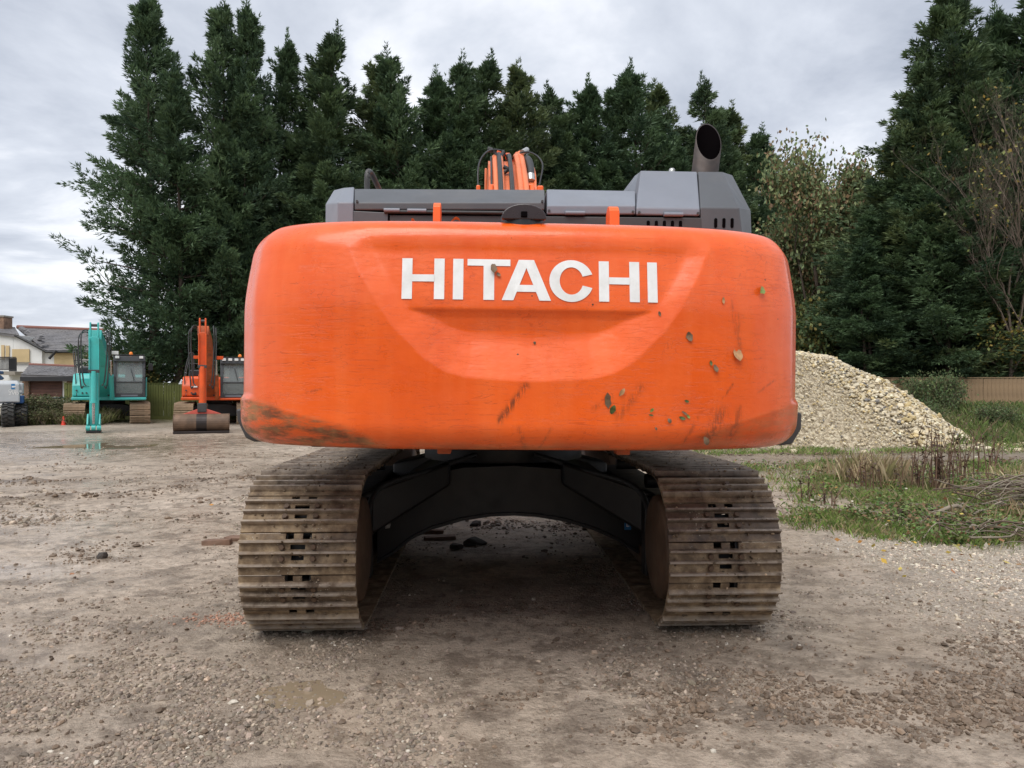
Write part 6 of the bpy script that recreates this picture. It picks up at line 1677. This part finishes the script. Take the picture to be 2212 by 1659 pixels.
# rear wing: gable end wall left of the valley, long wall to the right
m = MB(); m.hull([Vector((PH(385, 0).x, y, z)) for y in (HD, HD + .3) for z in (0, PH(0, 402).z)] + [Vector((xr, y, z)) for y in (HD, HD + .3) for z in (0, PH(0, 402).z)]); m.build('wall', M['wall_white'], house)
gz = [(138, 275), (138, 1000), (385, 1000), (385, 400)]
m = MB(); m.hull([Vector((PH(x, y).x, yy, max(0, PH(x, y).z))) for x, y in gz for yy in (HD - .3, HD + .25)]); m.build('wall', M['wall_white'], house)
m = MB(); m.hull([Vector((PH(x, y).x, yy, max(0, PH(x, y).z))) for x, y in ((-160, 235), (138, 268), (-160, 1000), (138, 1000)) for yy in (HD - .32, HD + 5)]); m.build('wall', M['wall_white'], house)
# roofs
ra, rb, rc, rd = PH(390, 402, HD - .3), PH(900, 405, HD - .3), PH(900, 232, HD + 4.5), PH(150, 203, HD + 4.5)
ra2 = PH(395, 405, HD - .3)
m = MB(); m.add([ra, rb, rc, rd, ra - Vector((0, 0, .12)), rb - Vector((0, 0, .12)), rc - Vector((0, 0, .12)), rd - Vector((0, 0, .12))], [(0, 1, 2, 3), (0, 4, 5, 1), (4, 7, 6, 5)]); roof = m.build('roof', M['slate'], house)
slates(roof, (ra + Vector((0, -.02, .02)), rb + Vector((0, -.02, .02)), rc + Vector((0, -.02, .02)), rd + Vector((0, -.02, .02))), 15, 46, M['slate'], 2)
m = MB(); m.tube([rd + Vector((0, 0, .05)), rc + Vector((0, 0, .05))], .16, 8); m.build('ridge_tiles', M['ridge'], roof)
la, lb, lc, ld = PH(-160, 228, HD - .5), PH(170, 272, HD - .5), PH(130, 200, HD + 3.5), PH(-160, 165, HD + 3.5)
m = MB(); m.add([la, lb, lc, ld, la - Vector((0, 0, .15)), lb - Vector((0, 0, .15))], [(0, 1, 2, 3), (0, 4, 5, 1)]); roof2 = m.build('roof', M['slate'], house)
slates(roof2, (la + Vector((0, -.02, .02)), lb + Vector((0, -.02, .02)), lc + Vector((0, -.02, .02)), ld + Vector((0, -.02, .02))), 8, 26, M['slate'], 3)
m = MB(); m.tube([PH(130, 268, HD - .45), PH(250, 330, HD - .45), PH(390, 405, HD - .45)], .10, 6); m.build('verge_board', M['gutter'], roof)
r_ = random.Random(8)
for k in range(9):
    t = k / 8; p = PH(180 + 210 * t, 235 + 150 * t, HD - .2)
    m = MB(); m.box(p + Vector((r_.uniform(-.3, .6), 0.4, .25)), (.45, .3, .025), Matrix.Rotation(r_.uniform(-.6, .6), 3, 'Y') @ Matrix.Rotation(.4, 3, 'X')); m.build('loose_slate', M['slate'], roof)
m = MB(); m.tube([PH(392, 412, HD - .5), PH(650, 412, HD - .5), PH(900, 415, HD - .5)], .09, 6); m.build('gutter', M['gutter'], roof)
m = MB(); m.tube([PH(490, 400, HD - .8), PH(425, 470, HD - .8)], .09, 6); m.build('hanging_gutter', M['gutter'], roof)
for (x0, x1, y0, y1) in ((135, 283, 390, 502), (475, 650, 415, 545), (42, 68, 355, 470), (80, 110, 360, 460)):
    a, b = PH(x0, y0), PH(x1, y1); f = HD - .36 if x0 < 300 else HD - .06
    m = MB(); m.bb(a.x, b.x, f - .04, f, b.z, a.z); bd = m.build('window_board', M['plywood'], house)
    m = MB(); m.bb(a.x - .05, b.x + .05, f - .06, f - .041, b.z - .10, b.z - .02); m.build('sill', M['mortar'], bd)
p = PH(12, 115, HD + 2); m = MB(); m.bb(p.x - .55, p.x + .5, HD + 1.5, HD + 2.5, PH(0, 230, HD).z, p.z); ch = m.build('chimney', M['brick'], house, 0.02)
m = MB(); m.bb(p.x - .6, p.x + .55, HD + 1.45, HD + 2.55, p.z + .004, p.z + .12); m.build('chimney_cap', M['mortar'], ch)
# small balcony railing on the house
bal = empty('balcony_railing', (0, 0, 0), 0, 'rusty iron balcony railing on the front of the white house', 'railing')
xa_, xb_, zt_, zb_ = PH(-20, 460, HD - 1.5).x, PH(138, 460, HD - 1.5).x, PH(0, 462, HD - 1.5).z, PH(0, 580, HD - 1.5).z
for z in (zt_, zb_ + .1): m = MB(); m.bb(xa_, xb_, HD - 1.53, HD - 1.47, z, z + .06); m.build('rail', M['gutter'], bal)
for k in range(16):
    x = xa_ + (xb_ - xa_) * k / 15; m = MB(); m.cyl((x, HD - 1.5, zb_ + .163), (x, HD - 1.5, zt_ - .003), .025, n=6); m.build('bar', M['gutter'], bal)
m = MB(); m.bb(PH(80, 0, HD - 1.4).x, xb_, HD - 1.44, HD - 1.40, zb_, zt_ - .03); m.build('sheet', M['grey_a'], bal)
m = MB(); m.bb(xa_, xb_, HD - 1.6, HD - .33, zb_ - .25, zb_ - .01); m.build('floor_slab', M['mortar'], bal)

GD = 40.0
def PG(x, y, d=GD): return P(x * .25, 656.6 + y * .25, d)
gar = empty('garage', (0, 0, 0), 0, 'small brick garage with brown boarded door and slate roof', 'garage')
zt_ = PG(0, 625).z
x0, x1 = PG(262, 0).x, PG(535, 0).x
nb = 12
for k in range(nb):
    z0 = 0.1 + (zt_ - 0.1) * k / nb; z1 = 0.1 + (zt_ - 0.1) * (k + 1) / nb
    m = MB(); m.hull([Vector((x, y, z)) for x in (x0, x1) for y, z in ((GD - .01, z0), (GD + .05, z0), (GD + .02, z1 - .012), (GD + .05, z1 - .012))]); m.build('door_board', M['door_board'], gar)
def brick_pier(xa__, xb__, z1, par):
    m = MB(); m.bb(xa__ + .01, xb__ - .01, GD - .12, GD + .12, 0, z1); pier = m.build('pier', M['mortar'], par)
    bm_ = MB().bb(0, .215, 0, .26, 0, .065).mesh('brick', M['brick'])
    w = xb__ - xa__; nc = max(2, int(round(w / .23)))
    for i in range(int(z1 / .075)):
        for j in range(nc):
            o = bpy.data.objects.new('brick', bm_); link(o, pier)
            o.location = (xa__ + j * w / nc + (.03 if i % 2 else 0), GD - .132, i * .075 + .005); o.scale = (w / nc / .23, 1, 1)
brick_pier(PG(202, 0).x, PG(260, 0).x, zt_, gar)
brick_pier(PG(588, 0).x, PG(640, 0).x, zt_, gar)
m = MB(); m.bb(PG(536, 0).x, PG(587, 0).x, GD + .05, GD + .2, 0, zt_); m.build('side_door', M['wall_white'], gar)
m = MB(); m.bb(PG(205, 0).x, PG(640, 0).x, GD + .3, GD + 5, 0, zt_); m.build('wall', M['mortar'], gar)
ga, gb, gc, gd = PG(180, 612, GD - .35), PG(655, 628, GD - .35), PG(655, 545, GD + 2.6), PG(255, 528, GD + 2.6)
m = MB(); m.add([ga, gb, gc, gd] + [v - Vector((0, 0, .12)) for v in (ga, gb, gc, gd)], [(0, 1, 2, 3), (0, 4, 5, 1), (7, 6, 5, 4), (0, 3, 7, 4), (1, 5, 6, 2)]); grf = m.build('roof', M['slate'], gar)
slates(grf, tuple(v + Vector((0, -.02, .02)) for v in (ga, gb, gc, gd)), 9, 34, M['slate'], 6)
m = MB(); m.bb(ga.x, gb.x, GD - .42, GD - .36, gb.z - .22, gb.z + .0); m.build('fascia', M['gutter'], grf)
m = MB(); m.tube([gd + Vector((0, 0, .04)), gc + Vector((0, 0, .04))], .09, 8); m.build('ridge_tiles', M['ridge'], grf)

# ------------------------------------------------------------------ boom lift cut by the left edge
LD = 28.6
def PLf(x, y, d=LD): return P(x * .25, 656.6 + y * .25, d)
lift = empty('boom_lift', (0, 0, 0), 0, 'grey and blue wheeled boom lift cut by the left edge', 'boom lift')
a = PLf(118, 660); b = PLf(-260, 850)
m = MB(); m.hull([Vector((x, y, z)) for y, z in ((LD, b.z), (LD, a.z - .12), (LD + .12, a.z), (LD + 1.2, b.z), (LD + 1.2, a.z)) for x in (b.x, a.x - (.08 if z > a.z - .01 else 0))]); body = m.build('cowling', M['lift_grey'], lift, 0.05)
m = MB(); m.bb(PLf(112, 0, LD + .2).x, PLf(172, 0, LD + .2).x, LD + .25, LD + 1.0, PLf(0, 780).z, PLf(0, 680).z); m.build('cowling', M['lift_grey'], lift, 0.05)
m = MB(); m.bb(b.x, PLf(146, 0).x, LD + .1, LD + 1.4, PLf(0, 858).z, PLf(0, 792).z); m.build('chassis', M['lift_blue'], lift, 0.03)
m = MB(); m.hull([Vector((PLf(x, y, LD + .6).x, yy, PLf(x, y, LD + .6).z)) for x, y in ((-260, 600), (90, 640), (-260, 655), (75, 655), (60, 610)) for yy in (LD + .3, LD + .9)]); m.build('turntable', M['lift_navy'], lift, 0.03)
m = MB(); m.hull([Vector((PLf(x, y, LD + .6).x, yy, PLf(x, y, LD + .6).z)) for x, y in ((-260, 540), (85, 580), (85, 605), (-260, 590)) for yy in (LD + .5, LD + .8)]); m.build('boom', M['lift_navy'], lift, 0.03)
def tyre(xc, w, yc, zr):
    prof = [(zr * .55, -w / 2), (zr * .9, -w / 2), (zr, -w * .38), (zr, w * .38), (zr * .9, w / 2), (zr * .55, w / 2)]
    m = MB(); m.lathe(prof, 32, lambda p: Vector((xc + p.z, yc + p.x, zr + p.y)))
    for k in range(18):
        an_ = 2 * math.pi * k / 18
        for s in (-1, 1):
            off = an_ + (0.17 if s > 0 else 0)
            m.box((xc + s * w * .22, yc + (zr + .012) * math.cos(off), zr + (zr + .012) * math.sin(off)), (w * .46, .075, .05), Matrix.Rotation(off + math.pi / 2, 3, 'X') @ Matrix.Rotation(s * .35, 3, 'Z'))
    t_ = m.build('tyre', M['rubber'], lift)
    m = MB(); m.lathe([(0, w * .42), (zr * .3, w * .42), (zr * .52, w * .30), (zr * .56, w * .46), (zr * .56, -w * .46)], 28, lambda p: Vector((xc + p.z, yc + p.x, zr + p.y))); m.build('rim', M['lift_grey'], t_)
zr = .42
lp_ = Vector((PLf(60, 0).x, LD + .3, 0))
lift.matrix_world = Matrix.Translation(lp_) @ Matrix.Rotation(R(31), 4, 'Z') @ Matrix.Translation(-lp_)
tyre(PLf(32, 0).x, .42, LD + .05, zr); tyre(PLf(125, 0).x, .42, LD + .5, zr)
# low tool rail of the lift platform and a small blue tub
m = MB()
for (x, y), (x2, y2) in (((150, 778), (285, 780)), ((285, 780), (282, 878)), ((200, 878), (282, 878)), ((245, 780), (243, 878))): m.tube([PLf(x, y, LD + 1.5), PLf(x2, y2, LD + 1.5)], .022, 6)
m.build('platform_rail', M['galv'], lift)
m = MB(); p = PLf(198, 955, LD + .9); m.hull([Vector((p.x + a_ * s, LD + .9 + b_ * s, z)) for s, z in ((.13, 0.02), (.16, .30)) for a_ in (-1, 1) for b_ in (-1, 1)]); o = m.build('tub', M['lift_blue'], None, 0.02); tag(o, 'small blue tub on the ground beside the lift wheels', 'tub')
def lettering(text, size, loc, parent, mat):
    for i, ch_ in enumerate(text):
        if ch_ == ' ': continue
        cu = bpy.data.curves.new('letter', 'FONT'); cu.body = ch_; cu.size = size; cu.extrude = 0.002
        ob = bpy.data.objects.new('letter', cu); COL.objects.link(ob)
        dg = bpy.context.evaluated_depsgraph_get(); me_ = bpy.data.meshes.new_from_object(ob.evaluated_get(dg))
        bpy.data.objects.remove(ob); me_.materials.clear(); me_.materials.append(mat)
        o2 = bpy.data.objects.new('letter', me_); link(o2, parent)
        o2.location = (loc[0] + i * size * .58, loc[1], loc[2]); o2.rotation_euler = (R(90), 0, 0)
q = PLf(34, 760); lettering('Genie', .15, (q.x, LD - .004, q.z), body, M['decal'])
q = PLf(36, 784); lettering('2WD', .17, (q.x, LD - .004, q.z), body, M['decal'])
a, b = PLf(55, 688), PLf(82, 735)
m = MB(); m.bb(a.x, b.x, LD - .006, LD - .001, b.z, a.z); sg_ = m.build('sign_plate', M['blue_decal'], body)
m = MB(); m.bb(a.x + .10, b.x - .10, LD - .010, LD - .0065, b.z + .08, a.z - .14); m.bb(a.x + .14, b.x - .10, LD - .010, LD - .0065, a.z - .13, a.z - .08); m.build('sign_symbol', M['decal'], sg_)
